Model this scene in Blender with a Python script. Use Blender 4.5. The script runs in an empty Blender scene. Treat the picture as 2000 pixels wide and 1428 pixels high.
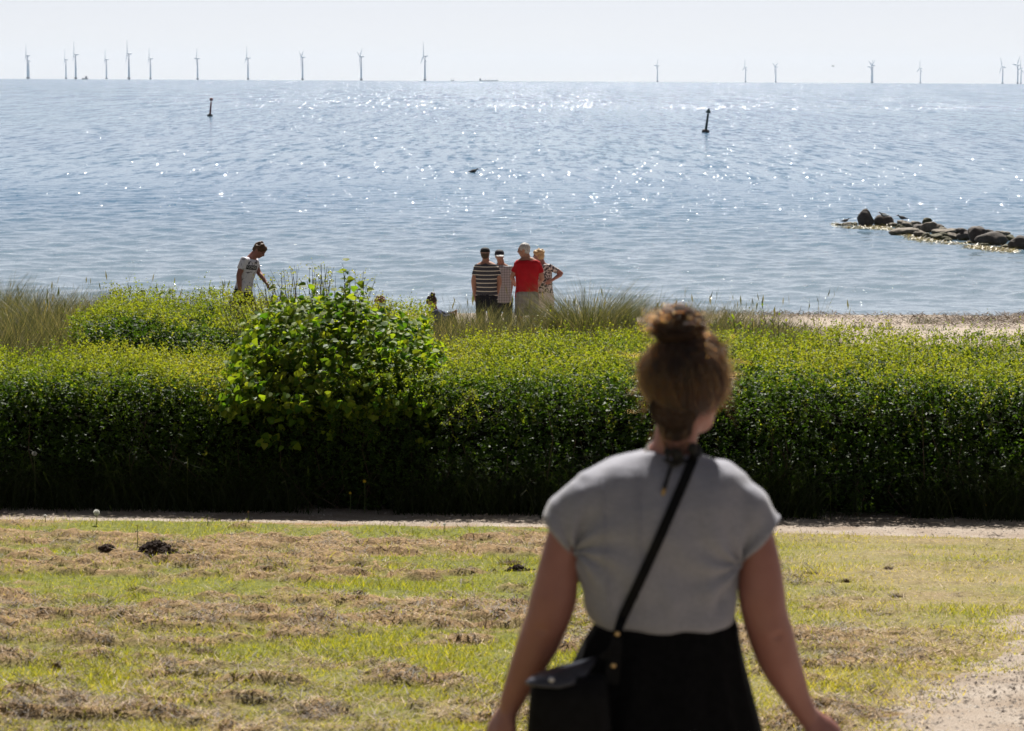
import bpy, bmesh, math, random
import numpy as np
from mathutils import Vector, Matrix, Quaternion

SC = bpy.context.scene
COL = SC.collection
R = math.radians

# ------------------------------------------------------------------ camera
F = 100.0 / 36.0 * 2000.0            # focal length in photo pixels (2000 px wide)
EYE = Vector((0.0, 0.0, 5.2))        # sea level is z = 0
PITCH, ROLL = R(5.773), R(0.286)
cam_d = bpy.data.cameras.new('camera')
cam_d.lens = 100.0
cam_d.sensor_width = 36.0
cam_d.clip_start = 0.1
cam_d.clip_end = 60000.0
cam_d.dof.use_dof = True
cam_d.dof.focus_distance = 33.0
cam_d.dof.aperture_fstop = 7.6
cam = bpy.data.objects.new('camera', cam_d)
COL.objects.link(cam)
CAM_M = Matrix.Rotation(R(90) - PITCH, 4, 'X') @ Matrix.Rotation(ROLL, 4, 'Z')
cam.matrix_world = Matrix.Translation(EYE) @ CAM_M
SC.camera = cam

# ------------------------------------------------------------------ sky and sun
SUN_EL, SUN_AZ = 51.5, 3.0           # azimuth from +Y towards +X
world = bpy.data.worlds.new('World')
SC.world = world
world.use_nodes = True
_nt = world.node_tree
_sky = _nt.nodes.new('ShaderNodeTexSky')
_sky.sky_type = 'NISHITA'
_sky.sun_disc = False
_sky.sun_elevation = R(SUN_EL)
_sky.sun_rotation = R(SUN_AZ)
_sky.altitude = 0.0
_sky.air_density = 0.4
_sky.dust_density = 0.2
_sky.ozone_density = 1.0
_hs = _nt.nodes.new('ShaderNodeHueSaturation')          # a thin milky veil over the whole sky
_hs.inputs['Saturation'].default_value = 0.34
_nt.links.new(_sky.outputs['Color'], _hs.inputs['Color'])
_wb = _nt.nodes.new('ShaderNodeMix'); _wb.data_type = 'RGBA'; _wb.blend_type = 'MULTIPLY'
_wb.inputs[0].default_value = 1.0; _wb.inputs[7].default_value = (1.0, 0.955, 0.945, 1)   # white balance of the veil
_nt.links.new(_hs.outputs['Color'], _wb.inputs[6])
_nt.links.new(_wb.outputs[2], _nt.nodes['Background'].inputs['Color'])
_nt.nodes['Background'].inputs['Strength'].default_value = 0.0445
sun_d = bpy.data.lights.new('sun', 'SUN')
sun_d.energy = 5.0
sun_d.angle = R(0.53)
sun_d.color = (1.0, 0.95, 0.87)
sun = bpy.data.objects.new('sun', sun_d)
COL.objects.link(sun)
_to_sun = Vector((math.sin(R(SUN_AZ)) * math.cos(R(SUN_EL)), math.cos(R(SUN_AZ)) * math.cos(R(SUN_EL)), math.sin(R(SUN_EL))))
sun.rotation_euler = _to_sun.to_track_quat('Z', 'Y').to_euler()
sun.location = (0, 20, 60)

SC.view_settings.view_transform = 'Standard'
SC.view_settings.look = 'None'
SC.view_settings.gamma = 1.0
SC.view_settings.use_curve_mapping = False
SC.view_settings.exposure = 1.12
SC.render.engine = 'CYCLES'
SC.cycles.use_denoising = True
SC.cycles.max_bounces = 6
SC.cycles.transparent_max_bounces = 8
SC.cycles.volume_bounces = 1
SC.cycles.sample_clamp_indirect = 6.0

# ------------------------------------------------------------------ helpers
def ray(px, py):
    v = Vector(((px - 1000.0) / F, (714.0 - py) / F, -1.0))
    return (CAM_M.to_3x3() @ v).normalized()

def at(px, py, Y):
    """World point seen at photo pixel (px, py) at distance Y along the view."""
    d = ray(px, py)
    return EYE + d * (Y / d.y)

def at_z(px, py, z):
    d = ray(px, py)
    return EYE + d * ((z - EYE.z) / d.z)

def tag(o, label=None, cat=None, group=None, kind=None):
    if label: o['label'] = label
    if cat: o['category'] = cat
    if group: o['group'] = group
    if kind: o['kind'] = kind
    return o

def link(o, parent=None):
    COL.objects.link(o)
    if parent is not None:
        o.parent = parent
    return o

def empty(name, loc=(0, 0, 0), rz=0.0):
    o = bpy.data.objects.new(name, None)
    o.empty_display_size = 0.1
    o.location = loc
    o.rotation_euler = (0, 0, rz)
    COL.objects.link(o)
    return o

def np_mesh(name, V, Fc, mat=None, parent=None, smooth=False, attrs=None, face_attrs=None):
    """One mesh object from numpy arrays; Fc is (m, 3) or (m, 4)."""
    V = np.asarray(V, dtype=np.float32); Fc = np.asarray(Fc, dtype=np.int32)
    me = bpy.data.meshes.new(name)
    k = Fc.shape[1]
    me.vertices.add(len(V)); me.vertices.foreach_set('co', V.ravel())
    me.loops.add(Fc.size); me.loops.foreach_set('vertex_index', Fc.ravel())
    me.polygons.add(len(Fc))
    me.polygons.foreach_set('loop_start', np.arange(0, Fc.size, k, dtype=np.int32))
    try:
        me.polygons.foreach_set('loop_total', np.full(len(Fc), k, dtype=np.int32))
    except Exception:
        pass
    me.polygons.foreach_set('use_smooth', np.full(len(Fc), smooth, dtype=bool))
    for an, av in (attrs or {}).items():
        a = me.attributes.new(an, 'FLOAT', 'POINT'); a.data.foreach_set('value', np.asarray(av, dtype=np.float32))
    for an, av in (face_attrs or {}).items():
        a = me.attributes.new(an, 'FLOAT', 'FACE'); a.data.foreach_set('value', np.asarray(av, dtype=np.float32))
    me.update(calc_edges=True)
    if mat: me.materials.append(mat)
    o = bpy.data.objects.new(name, me)
    return link(o, parent)

def bm_obj(name, bm, mat=None, parent=None, smooth=False):
    me = bpy.data.meshes.new(name)
    bm.normal_update()
    bm.to_mesh(me); bm.free()
    if smooth:
        me.polygons.foreach_set('use_smooth', np.ones(len(me.polygons), dtype=bool))
    if mat: me.materials.append(mat)
    return link(bpy.data.objects.new(name, me), parent)

def tube(bm, pts, rads, seg=8, caps=True):
    """A round tapered tube through pts."""
    rings = []
    n = len(pts)
    pts = [Vector(p) for p in pts]
    for i in range(n):
        d = (pts[min(i + 1, n - 1)] - pts[max(i - 1, 0)]).normalized()
        a = d.orthogonal().normalized() if i == 0 else (rings_x - d * rings_x.dot(d)).normalized()
        rings_x = a
        b = d.cross(a)
        rings.append([bm.verts.new(pts[i] + (a * math.cos(t) + b * math.sin(t)) * rads[i]) for t in [2 * math.pi * k / seg for k in range(seg)]])
    for i in range(n - 1):
        for k in range(seg):
            bm.faces.new((rings[i][k], rings[i][(k + 1) % seg], rings[i + 1][(k + 1) % seg], rings[i + 1][k]))
    if caps:
        bm.faces.new(rings[0][::-1]); bm.faces.new(rings[-1])
    return rings

def loft(bm, rings, caps=True):
    """Join lists of points (equal counts) into one skin."""
    vr = [[bm.verts.new(p) for p in r] for r in rings]
    n = len(vr[0])
    for i in range(len(vr) - 1):
        for k in range(n):
            bm.faces.new((vr[i][k], vr[i][(k + 1) % n], vr[i + 1][(k + 1) % n], vr[i + 1][k]))
    if caps:
        bm.faces.new(vr[0][::-1]); bm.faces.new(vr[-1])
    return vr

def _hash2(ix, iy, s):
    h = (ix.astype(np.int64) * 374761393 + iy.astype(np.int64) * 668265263 + s * 982451653) & 0x7fffffff
    h = ((h ^ (h >> 13)) * 1274126177) & 0x7fffffff
    return ((h ^ (h >> 16)) & 0xffff) / 65535.0

def noise2(x, y, s=0):
    """Value noise in 0..1."""
    x = np.asarray(x, dtype=float); y = np.asarray(y, dtype=float)
    ix = np.floor(x).astype(np.int64); iy = np.floor(y).astype(np.int64)
    fx = x - ix; fy = y - iy
    fx = fx * fx * (3 - 2 * fx); fy = fy * fy * (3 - 2 * fy)
    a = _hash2(ix, iy, s); b = _hash2(ix + 1, iy, s); c = _hash2(ix, iy + 1, s); d = _hash2(ix + 1, iy + 1, s)
    return (a * (1 - fx) + b * fx) * (1 - fy) + (c * (1 - fx) + d * fx) * fy

def fbm(x, y, s=0, octv=4, gain=.5):
    t = 0; amp = 1; tot = 0
    for i in range(octv):
        t = t + amp * noise2(x * 2 ** i, y * 2 ** i, s + i * 17); tot += amp; amp *= gain
    return t / tot

def sstep(a, b, x):
    t = np.clip((x - a) / (b - a), 0, 1)
    return t * t * (3 - 2 * t)

_G = np.array([(-40, 4.2), (0, 3.55), (6.1, 2.94), (12, 2.42), (18, 1.92), (23, 1.48), (25, 1.37), (30, 1.27), (36, 1.30), (42, 1.25), (46, .95),
               (50, .60), (55, .40), (60, .14), (63, 0.0), (70, -.35), (90, -1.2), (140, -2.5), (400, -4.0)])
def ground_z(x, y):
    return np.interp(np.asarray(y, dtype=float) + .0 * np.asarray(x), _G[:, 0], _G[:, 1])
def gz(x, y):
    return float(ground_z(x, y))

# ------------------------------------------------------------------ materials
class Nodes:
    def __init__(self, name):
        self.m = bpy.data.materials.new(name); self.m.use_nodes = True
        self.nt = self.m.node_tree
        self.p = self.nt.nodes['Principled BSDF']; self.out = self.nt.nodes['Material Output']
        self.co = None
    def n(self, t, **kw):
        nd = self.nt.nodes.new(t)
        for k, v in kw.items():
            setattr(nd, k, v)
        return nd
    def l(self, a, b): self.nt.links.new(a, b)
    def coord(self, scale=None):
        tc = self.n('ShaderNodeTexCoord')
        if scale is None: return tc.outputs['Object']
        mp = self.n('ShaderNodeMapping'); mp.inputs['Scale'].default_value = scale
        self.l(tc.outputs['Object'], mp.inputs['Vector'])
        return mp.outputs['Vector']
    def noise(self, scale, detail=4, rough=.55, vec=None, dist=0.0):
        nz = self.n('ShaderNodeTexNoise')
        nz.inputs['Scale'].default_value = scale; nz.inputs['Detail'].default_value = detail
        nz.inputs['Roughness'].default_value = rough; nz.inputs['Distortion'].default_value = dist
        self.l(vec if vec is not None else self.coord(), nz.inputs['Vector'])
        return nz.outputs['Fac']
    def ramp(self, fac, stops, interp='LINEAR'):
        cr = self.n('ShaderNodeValToRGB'); cr.color_ramp.interpolation = interp
        e = cr.color_ramp.elements
        while len(e) < len(stops): e.new(0.5)
        for el, (p, c) in zip(e, stops):
            el.position = p; el.color = (*c, 1) if len(c) == 3 else c
        self.l(fac, cr.inputs['Fac'])
        return cr.outputs['Color']
    def attr(self, name):
        a = self.n('ShaderNodeAttribute'); a.attribute_name = name
        return a.outputs['Fac']
    def mix(self, fac, a, b, blend='MIX'):
        mx = self.n('ShaderNodeMix', data_type='RGBA', blend_type=blend)
        for s, v in ((0, fac), (6, a), (7, b)):
            if hasattr(v, 'links'): self.l(v, mx.inputs[s])
            elif s == 0: mx.inputs[s].default_value = v
            else: mx.inputs[s].default_value = (*v, 1)
        return mx.outputs[2]
    def math(self, op, a, b=None, clamp=False):
        m = self.n('ShaderNodeMath', operation=op); m.use_clamp = clamp
        for i, v in enumerate((a, b)):
            if v is None: continue
            if hasattr(v, 'links'): self.l(v, m.inputs[i])
            else: m.inputs[i].default_value = v
        return m.outputs[0]
    def color(self, v):
        if hasattr(v, 'links'): self.l(v, self.p.inputs['Base Color'])
        else: self.p.inputs['Base Color'].default_value = (*v, 1)
    def bump(self, h, strength=.3, dist=.01):
        b = self.n('ShaderNodeBump'); b.inputs['Strength'].default_value = strength; b.inputs['Distance'].default_value = dist
        self.l(h, b.inputs['Height']); self.l(b.outputs['Normal'], self.p.inputs['Normal'])
        return b
    def set(self, rough=.6, spec=.4, metal=0.0):
        self.p.inputs['Roughness'].default_value = rough
        self.p.inputs['Specular IOR Level'].default_value = spec
        self.p.inputs['Metallic'].default_value = metal
        return self

def mat(name, c1, c2=None, scale=8.0, rough=.7, spec=.3, bump=0.0, bdist=.01, metal=0.0, detail=4, vec_scale=None):
    N = Nodes(name).set(rough, spec, metal)
    if c2 is None and not bump:
        N.color(c1); return N.m
    f = N.noise(scale, detail, vec=N.coord(vec_scale) if vec_scale else None)
    N.color(N.ramp(f, [(.3, c1), (.7, c2 or c1)]))
    if bump: N.bump(f, bump, bdist)
    return N.m

def leaf_mat(name, stops, trans=.45, rough=.45, spec=.35, tint_t=(1.25, 1.2, .55), fine=0.0):
    """Thin leaf or blade: reflects on one side, lets light through to the other. Colour varies by the 'tint' attribute of each piece."""
    N = Nodes(name).set(rough, spec)
    c = N.ramp(N.attr('tint'), stops)
    if fine:
        c = N.mix(fine, c, N.ramp(N.noise(30, 2), [(.35, (.4, .4, .4)), (.65, (1, 1, 1))]), 'MULTIPLY')
    N.color(c)
    tr = N.n('ShaderNodeBsdfTranslucent')
    N.l(N.mix(1.0, c, tint_t, 'MULTIPLY'), tr.inputs['Color'])
    ms = N.n('ShaderNodeMixShader'); ms.inputs[0].default_value = trans
    N.l(N.p.outputs[0], ms.inputs[1]); N.l(tr.outputs[0], ms.inputs[2]); N.l(ms.outputs[0], N.out.inputs['Surface'])
    return N.m
# ------------------------------------------------------------------ setting: terrain, sea
EARTH = 6371000.0 * 7.0 / 6.0
def build_terrain():
    ys = np.concatenate([np.linspace(-60, 0, 7), np.linspace(4, 26, 45), np.linspace(26.5, 66, 120), np.linspace(70, 420, 30)])
    xs = np.concatenate([np.linspace(-3000, -60, 12), np.linspace(-40, -9, 12), np.linspace(-8, 9, 86), np.linspace(10, 40, 12), np.linspace(60, 3000, 12)])
    X, Y = np.meshgrid(xs, ys)
    Z = ground_z(X, Y)
    Z = Z + np.where(Y > 27, (fbm(X * 1.3, Y * 1.3, 5) - .5) * .10 + (fbm(X * .35, Y * .35, 9) - .5) * .12, -.03) * sstep(60, 50, np.where(Y > 27, Y, 0))
    Z = np.where(Y <= 25.8, Z - .06, Z)
    n, m = X.shape
    V = np.stack([X.ravel(), Y.ravel(), Z.ravel()], 1)
    i = np.arange(n * m).reshape(n, m)
    Fc = np.stack([i[:-1, :-1], i[:-1, 1:], i[1:, 1:], i[1:, :-1]], -1).reshape(-1, 4)
    N = Nodes('ground_soil').set(.95, .1)
    f = N.noise(1.2, 6); g = N.noise(45, 3)
    sand = N.ramp(g, [(.3, (.24, .20, .165)), (.7, (.34, .29, .245))])
    earth = N.ramp(N.noise(9, 5), [(.3, (.12, .10, .055)), (.7, (.24, .20, .11))])
    sx = N.n('ShaderNodeSeparateXYZ'); N.l(N.coord(), sx.inputs[0])
    k = N.math('ADD', sx.outputs['Y'], N.math('MULTIPLY', N.math('SUBTRACT', f, .5), 10.0))
    k = N.math('DIVIDE', N.math('SUBTRACT', k, 43.0), 4.0, True)
    N.color(N.mix(k, earth, sand)); N.bump(g, .5, .02)
    o = np_mesh('ground', V, Fc, N.m, smooth=True)
    return tag(o, kind='structure')
build_terrain()

def build_sea():
    # rows get wider apart with distance; the sheet follows the curve of the earth
    near = np.arange(56.0, 165.0, .16)
    far = []; d = near[-1]; st = .16
    while d < 13600:
        st = min(st * 1.06, d * .04); d += st; far.append(d)
    ys = np.concatenate([near, far])
    nx = 310
    half = np.where(ys < 165, 14 + (ys - 56) * .20, 0)
    half = np.where(ys >= 165, 14 + 109 * .2 + (ys - 165) * .6, half)
    u = np.linspace(-1, 1, nx)
    # extra wide wings so the sheet also runs on outside the frame
    u = np.concatenate([[-120, -30, -8, -3], u, [3, 8, 30, 120]])
    Y = np.repeat(ys[:, None], len(u), 1); X = np.clip(half[:, None] * u[None, :], -12000, 12000)
    Z = np.zeros_like(X)
    rng = np.random.default_rng(4)
    fade = sstep(165, 95, Y) * (np.abs(u)[None, :] <= 1.0) * (.25 + .75 * sstep(60, 72, Y))
    wind = R(-62)                                   # waves run towards the shore, a little from the left
    for k in range(46):
        lam = rng.uniform(.42, .9) if k < 26 else rng.uniform(.9, 2.6)
        a = wind + rng.normal(0, .95)
        kk = 2 * math.pi / lam
        amp = .0022 * lam ** 1.05 * rng.uniform(.5, 1.3)
        ph = rng.uniform(0, 6.28)
        c = X * math.cos(a) * kk + Y * math.sin(a) * kk + ph + 2.2 * (noise2(X * .25 / lam, Y * .25 / lam, k) - .5) * 2
        grp = .35 + 1.3 * noise2(X * .16, Y * .10, 70 + k)
        s = .5 + .5 * np.sin(c)
        Z += fade * amp * grp * (2.4 * s ** 1.7 - 1.0)
    D2 = X * X + Y * Y
    Z = Z - D2 / (2 * EARTH)
    n, m = X.shape
    V = np.stack([X.ravel(), Y.ravel(), Z.ravel()], 1)
    i = np.arange(n * m).reshape(n, m)
    Fc = np.stack([i[:-1, :-1], i[:-1, 1:], i[1:, 1:], i[1:, :-1]], -1).reshape(-1, 4)
    N = Nodes('sea_water').set(.13, .5)
    N.p.inputs['IOR'].default_value = 1.33
    # chop as a disturbance of the surface normal: wavelets near by, longer wave groups further out
    sx = N.n('ShaderNodeSeparateXYZ'); N.l(N.coord(), sx.inputs[0])
    def layer(scale, detail, vec, k):
        nz = N.n('ShaderNodeTexNoise'); nz.inputs['Scale'].default_value = scale; nz.inputs['Detail'].default_value = detail
        nz.inputs['Roughness'].default_value = .65
        N.l(N.coord(vec), nz.inputs['Vector'])
        v = N.n('ShaderNodeVectorMath', operation='SUBTRACT'); N.l(nz.outputs['Color'], v.inputs[0]); v.inputs[1].default_value = (.5, .5, .5)
        m = N.n('ShaderNodeVectorMath', operation='SCALE'); N.l(v.outputs[0], m.inputs[0])
        if hasattr(k, 'links'): N.l(k, m.inputs['Scale'])
        else: m.inputs['Scale'].default_value = k
        return m.outputs[0]
    def near_far(a, b):
        mr = N.n('ShaderNodeMapRange'); mr.interpolation_type = 'SMOOTHSTEP'
        N.l(sx.outputs['Y'], mr.inputs['Value']); mr.inputs['From Min'].default_value = a; mr.inputs['From Max'].default_value = b
        return mr.outputs[0]
    far = near_far(75, 190); vfar = near_far(170, 700)
    lanes = N.math('ADD', .62, N.math('MULTIPLY', N.noise(.010, 4, vec=N.coord((1, .45, 1))), .76))
    l1 = layer(1.6, 4, (1, .8, 1), N.math('MULTIPLY', N.math('ADD', .23, N.math('MULTIPLY', far, .30)), lanes))
    l0 = layer(5.0, 3, (1, .8, 1), N.math('MULTIPLY', lanes, .20))
    l2 = layer(1.5, 3, (1, .10, 1), N.math('MULTIPLY', N.math('MULTIPLY', far, .62), lanes))
    l3 = layer(.55, 3, (1, .035, 1), N.math('MULTIPLY', vfar, .8))
    ad = N.n('ShaderNodeVectorMath', operation='ADD'); N.l(l1, ad.inputs[0]); N.l(l2, ad.inputs[1])
    ad0 = N.n('ShaderNodeVectorMath', operation='ADD'); N.l(ad.outputs[0], ad0.inputs[0]); N.l(l0, ad0.inputs[1]); ad = ad0
    ad2 = N.n('ShaderNodeVectorMath', operation='ADD'); N.l(ad.outputs[0], ad2.inputs[0]); N.l(l3, ad2.inputs[1])
    # steep little wavelet faces, here and there, that throw the sun towards the shore
    def glints(vec, lo, hi, k):
        f = N.noise(1.0, 2, .5, N.coord(vec))
        mr = N.n('ShaderNodeMapRange'); N.l(f, mr.inputs['Value']); mr.inputs['From Min'].default_value = lo; mr.inputs['From Max'].default_value = hi
        return N.math('MULTIPLY', mr.outputs[0], k)
    g1 = glints((14.0, 7.5, 1), .685, .70, N.math('SUBTRACT', 1.0, N.math('MULTIPLY', far, .6)))
    g2 = glints((8.5, .8, 1), .68, .695, N.math('MULTIPLY', far, N.math('SUBTRACT', 1.0, N.math('MULTIPLY', vfar, .5))))
    g3 = glints((2.6, .08, 1), .64, .655, vfar)
    gl = N.math('ADD', N.math('ADD', g1, g2), g3)
    cx = N.n('ShaderNodeCombineXYZ'); N.l(N.math('MULTIPLY', gl, N.math('MULTIPLY', N.math('SUBTRACT', N.noise(1.0, 1, .5, N.coord((2.3, .5, 1))), .5), 1.3)), cx.inputs['X']); N.l(N.math('MULTIPLY', gl, -.57), cx.inputs['Y'])
    ag = N.n('ShaderNodeVectorMath', operation='ADD'); N.l(ad2.outputs[0], ag.inputs[0]); N.l(cx.outputs[0], ag.inputs[1])
    ad2 = ag
    fl = N.n('ShaderNodeVectorMath', operation='MULTIPLY'); N.l(ad2.outputs[0], fl.inputs[0]); fl.inputs[1].default_value = (1, 1, 0)
    deep = N.ramp(N.noise(.02, 4, vec=N.coord((1, .35, 1))), [(.35, (.026, .095, .180)), (.65, (.045, .125, .200))])
    N.color(N.mix(near_far(60, 135), (.115, .165, .205), deep))         # pale over the sandy shallows
    ge = N.n('ShaderNodeNewGeometry')
    a3 = N.n('ShaderNodeVectorMath', operation='ADD'); N.l(ge.outputs['Normal'], a3.inputs[0]); N.l(fl.outputs[0], a3.inputs[1])
    nm = N.n('ShaderNodeVectorMath', operation='NORMALIZE'); N.l(a3.outputs[0], nm.inputs[0])
    N.l(nm.outputs[0], N.p.inputs['Normal'])
    o = np_mesh('sea', V, Fc, N.m, smooth=True)
    return tag(o, kind='structure')
build_sea()
# ------------------------------------------------------------------ path, lawn, cut hay
def lawn_edge(x):            # far edge of the lawn, along the path under the hedge
    x = np.asarray(x, dtype=float)
    return np.interp(x, [-40, -4.4, 0, 2.6, 4.1, 6, 40], [27, 24.10, 23.64, 23.22, 22.70, 22.0, 10]) + .05 * np.sin(x * 2.1) + .14 * (fbm(x * 1.1, x * 0 + 3.3, 31) - .5)
def hedge_front(x):
    return 25.05 - .062 * np.asarray(x)
# gravel patch in the lower right: boundary taken in plan
_gp = [at(2010, 1120, 21.9), at(2003, 1178, 20.0), at(1960, 1212, 18.6), at(1885, 1300, 15.6), at(1810, 1370, 13.5), at(1755, 1428, 12.3)]
_gy = np.array([12.0, 12.9, 14.2, 16.4, 18.6, 20.0, 21.6, 23.0])
_gx = np.interp(_gy, [at(1755, 1428, 12.0).y, 13.4, 15.6, 18.4, 19.8, 21.5, 23.5], [1.64, 1.96, 2.50, 3.20, 3.55, 4.15, 4.6])
def gravel_d(x, y):          # > 0 on the gravel
    gx = np.interp(y, _gy, _gx) - .10 + .32 * sstep(12.3, 14.5, y) + .55 * sstep(14.5, 20, y)
    gx = np.where(y < 12, 1.64 - (12 - y) * .27, gx)
    return x - gx + .55 * (fbm(x * 1.6, y * .9, 41) - .5) + .35 * (fbm(x * 6, y * 4, 43, 2) - .5)
def lawn_cover(x, y):        # 1 on grass, 0 on path or gravel
    a = sstep(.03, -.06, y - lawn_edge(x))
    b = sstep(.40, -.55, gravel_d(x, y))
    return np.minimum(a, b)
def hay_mask(x, y):
    """Where the mower left dry cuttings: rows across the view, thinning out to the right."""
    w = fbm(x * .55 + .25 * y, y * 1.05, 61, 4, .6)
    f = fbm(x * 3.5, y * 4.5, 67, 3)
    m = sstep(.455, .61, w * .60 + f * .42)
    right = sstep(.9, 2.6, x - .16 * (18 - y))
    return m * (1 - .75 * right)
def dry_mask(x, y):          # worn, straw-coloured turf to the right and front
    return np.clip(sstep(.5, 2.6, x + .10 * (16 - y)) * (.15 + 1.1 * fbm(x * 1.5, y * 1.7, 71)) + .35 * sstep(16.5, 11.5, y), 0, 1)

def lawn_h(x, y):
    hm = hay_mask(x, y)
    lump = np.clip(fbm(x * 5.0 + 1.5 * noise2(x * 2, y * 2, 3), y * 11.0, 81, 3, .62) - .42, 0, 1)
    ridg = 1 - np.abs(2 * fbm(x * 9, y * 10, 87, 2) - 1)
    big = np.clip(fbm(x * 1.9, y * 2.3, 95, 2) - .52, 0, 1)
    return hm * (.006 + .155 * np.minimum(lump, .28) + .022 * ridg * (lump > .02) + .03 * big) * sstep(.1, .8, lawn_edge(x) - y) + .02 * (fbm(x * .9, y * .9, 91) - .5) + .012 * fbm(x * 14, y * 14, 93, 2)

def build_lawn():
    xs = np.arange(-5.6, 5.6, .038); ys = np.concatenate([np.arange(3.0, 10.6, .2), np.arange(10.8, 25.0, .036)])
    xs = np.concatenate([[-60, -30, -15, -8], xs, [8, 15, 30, 60]])
    X, Y = np.meshgrid(xs, ys)
    c = lawn_cover(X, Y)
    H = lawn_h(X, Y)
    Z = ground_z(X, Y) + H * sstep(.1, .8, c) - .035 + .04 * c
    n, m = X.shape
    i = np.arange(n * m).reshape(n, m)
    Fc = np.stack([i[:-1, :-1], i[:-1, 1:], i[1:, 1:], i[1:, :-1]], -1).reshape(-1, 4)
    cc = c.ravel()[Fc].max(1)
    Fc = Fc[cc > .03]
    V = np.stack([X.ravel(), Y.ravel(), Z.ravel()], 1)
    N = Nodes('lawn_turf').set(.9, .1)
    green = N.ramp(N.noise(22, 4), [(.3, (.06, .068, .014)), (.7, (.16, .165, .034))])
    dry = N.ramp(N.noise(30, 4), [(.3, (.15, .12, .060)), (.7, (.27, .22, .12))])
    hayc = N.ramp(N.noise(40, 5, .7), [(.28, (.075, .047, .024)), (.72, (.32, .215, .11))])
    base = N.mix(N.attr('dry'), green, dry)
    N.color(N.mix(N.attr('hay'), base, hayc))
    N.bump(N.noise(70, 4, .7), .8, .012)
    used = np.unique(Fc); remap = np.full(n * m, -1); remap[used] = np.arange(len(used))
    hm = hay_mask(X, Y).ravel()[used]; dm = dry_mask(X, Y).ravel()[used]
    o = np_mesh('lawn', V[used], remap[Fc], N.m, smooth=True, attrs={'hay': hm, 'dry': dm})
    tag(o, kind='structure')
build_lawn()

def build_path():
    xs = np.concatenate([[-60, -20, -9], np.arange(-6, 6.5, .1), [9, 20, 60]])
    ys = np.concatenate([np.arange(4, 12, .5), np.arange(12, 26.2, .1)])
    X, Y = np.meshgrid(xs, ys)
    Z = ground_z(X, Y) - .012 + .012 * (fbm(X * 1.5, Y * 1.5, 15) - .5)
    n, m = X.shape
    i = np.arange(n * m).reshape(n, m)
    Fc = np.stack([i[:-1, :-1], i[:-1, 1:], i[1:, 1:], i[1:, :-1]], -1).reshape(-1, 4)
    cen = np.stack([X.ravel(), Y.ravel()], 1)[Fc].mean(1)
    keep = (cen[:, 1] > lawn_edge(cen[:, 0]) - .35) | (gravel_d(cen[:, 0], cen[:, 1]) > -.7)
    N = Nodes('path_gravel').set(.95, .1)
    a = N.ramp(N.noise(120, 3, .7), [(.3, (.20, .17, .142)), (.72, (.42, .365, .315))])
    b = N.ramp(N.noise(2.2, 5), [(.35, (.72, .66, .60)), (.65, (1, 1, 1))])
    N.color(N.mix(1.0, a, b, 'MULTIPLY')); N.bump(N.noise(110, 3, .7), .7, .012)
    o = np_mesh('path', np.stack([X.ravel(), Y.ravel(), Z.ravel()], 1), Fc[keep], N.m, smooth=True)
    tag(o, kind='structure')
build_path()

def blades(P, L, Wd, lean, rng, curve=.35, seg=2, ang=None):
    """Grass blades as tapering ribbons: P roots (n,3), L lengths, Wd widths, lean (radians off the vertical)."""
    n = len(P)
    az = rng.uniform(0, 2 * np.pi, n) if ang is None else ang
    d = np.stack([np.cos(az), np.sin(az), np.zeros(n)], 1)
    fa = rng.uniform(0, 2 * np.pi, n)
    s = np.stack([np.cos(fa), np.sin(fa), np.zeros(n)], 1)
    ts = np.linspace(0, 1, seg + 1)
    rows = []
    for t in ts:
        th = lean + curve * t
        c = P + (np.sin(th) * L * t)[:, None] * d + np.stack([0 * L, 0 * L, np.cos(th) * L * t], 1)
        w = Wd * (1 - .82 * t)
        rows += [c - s * w[:, None] * .5, c + s * w[:, None] * .5]
    V = np.stack(rows, 1)                                   # n, 2*(seg+1), 3
    k = 2 * (seg + 1)
    base = (np.arange(n) * k)[:, None, None]
    q = np.array([[2 * j, 2 * j + 1, 2 * j + 3, 2 * j + 2] for j in range(seg)])[None]
    return V.reshape(-1, 3), (base + q).reshape(-1, 4), k, seg

def scatter_view(n, y0, y1, rng, margin=.3, power=2.0):
    """Points on the ground in the camera's fan, denser near the camera."""
    u = rng.random(n)
    y = (y0 ** (1 - power) + u * (y1 ** (1 - power) - y0 ** (1 - power))) ** (1 / (1 - power))
    hw = y * .18 + margin
    x = rng.uniform(-1, 1, n) * hw
    return x, y

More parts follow.
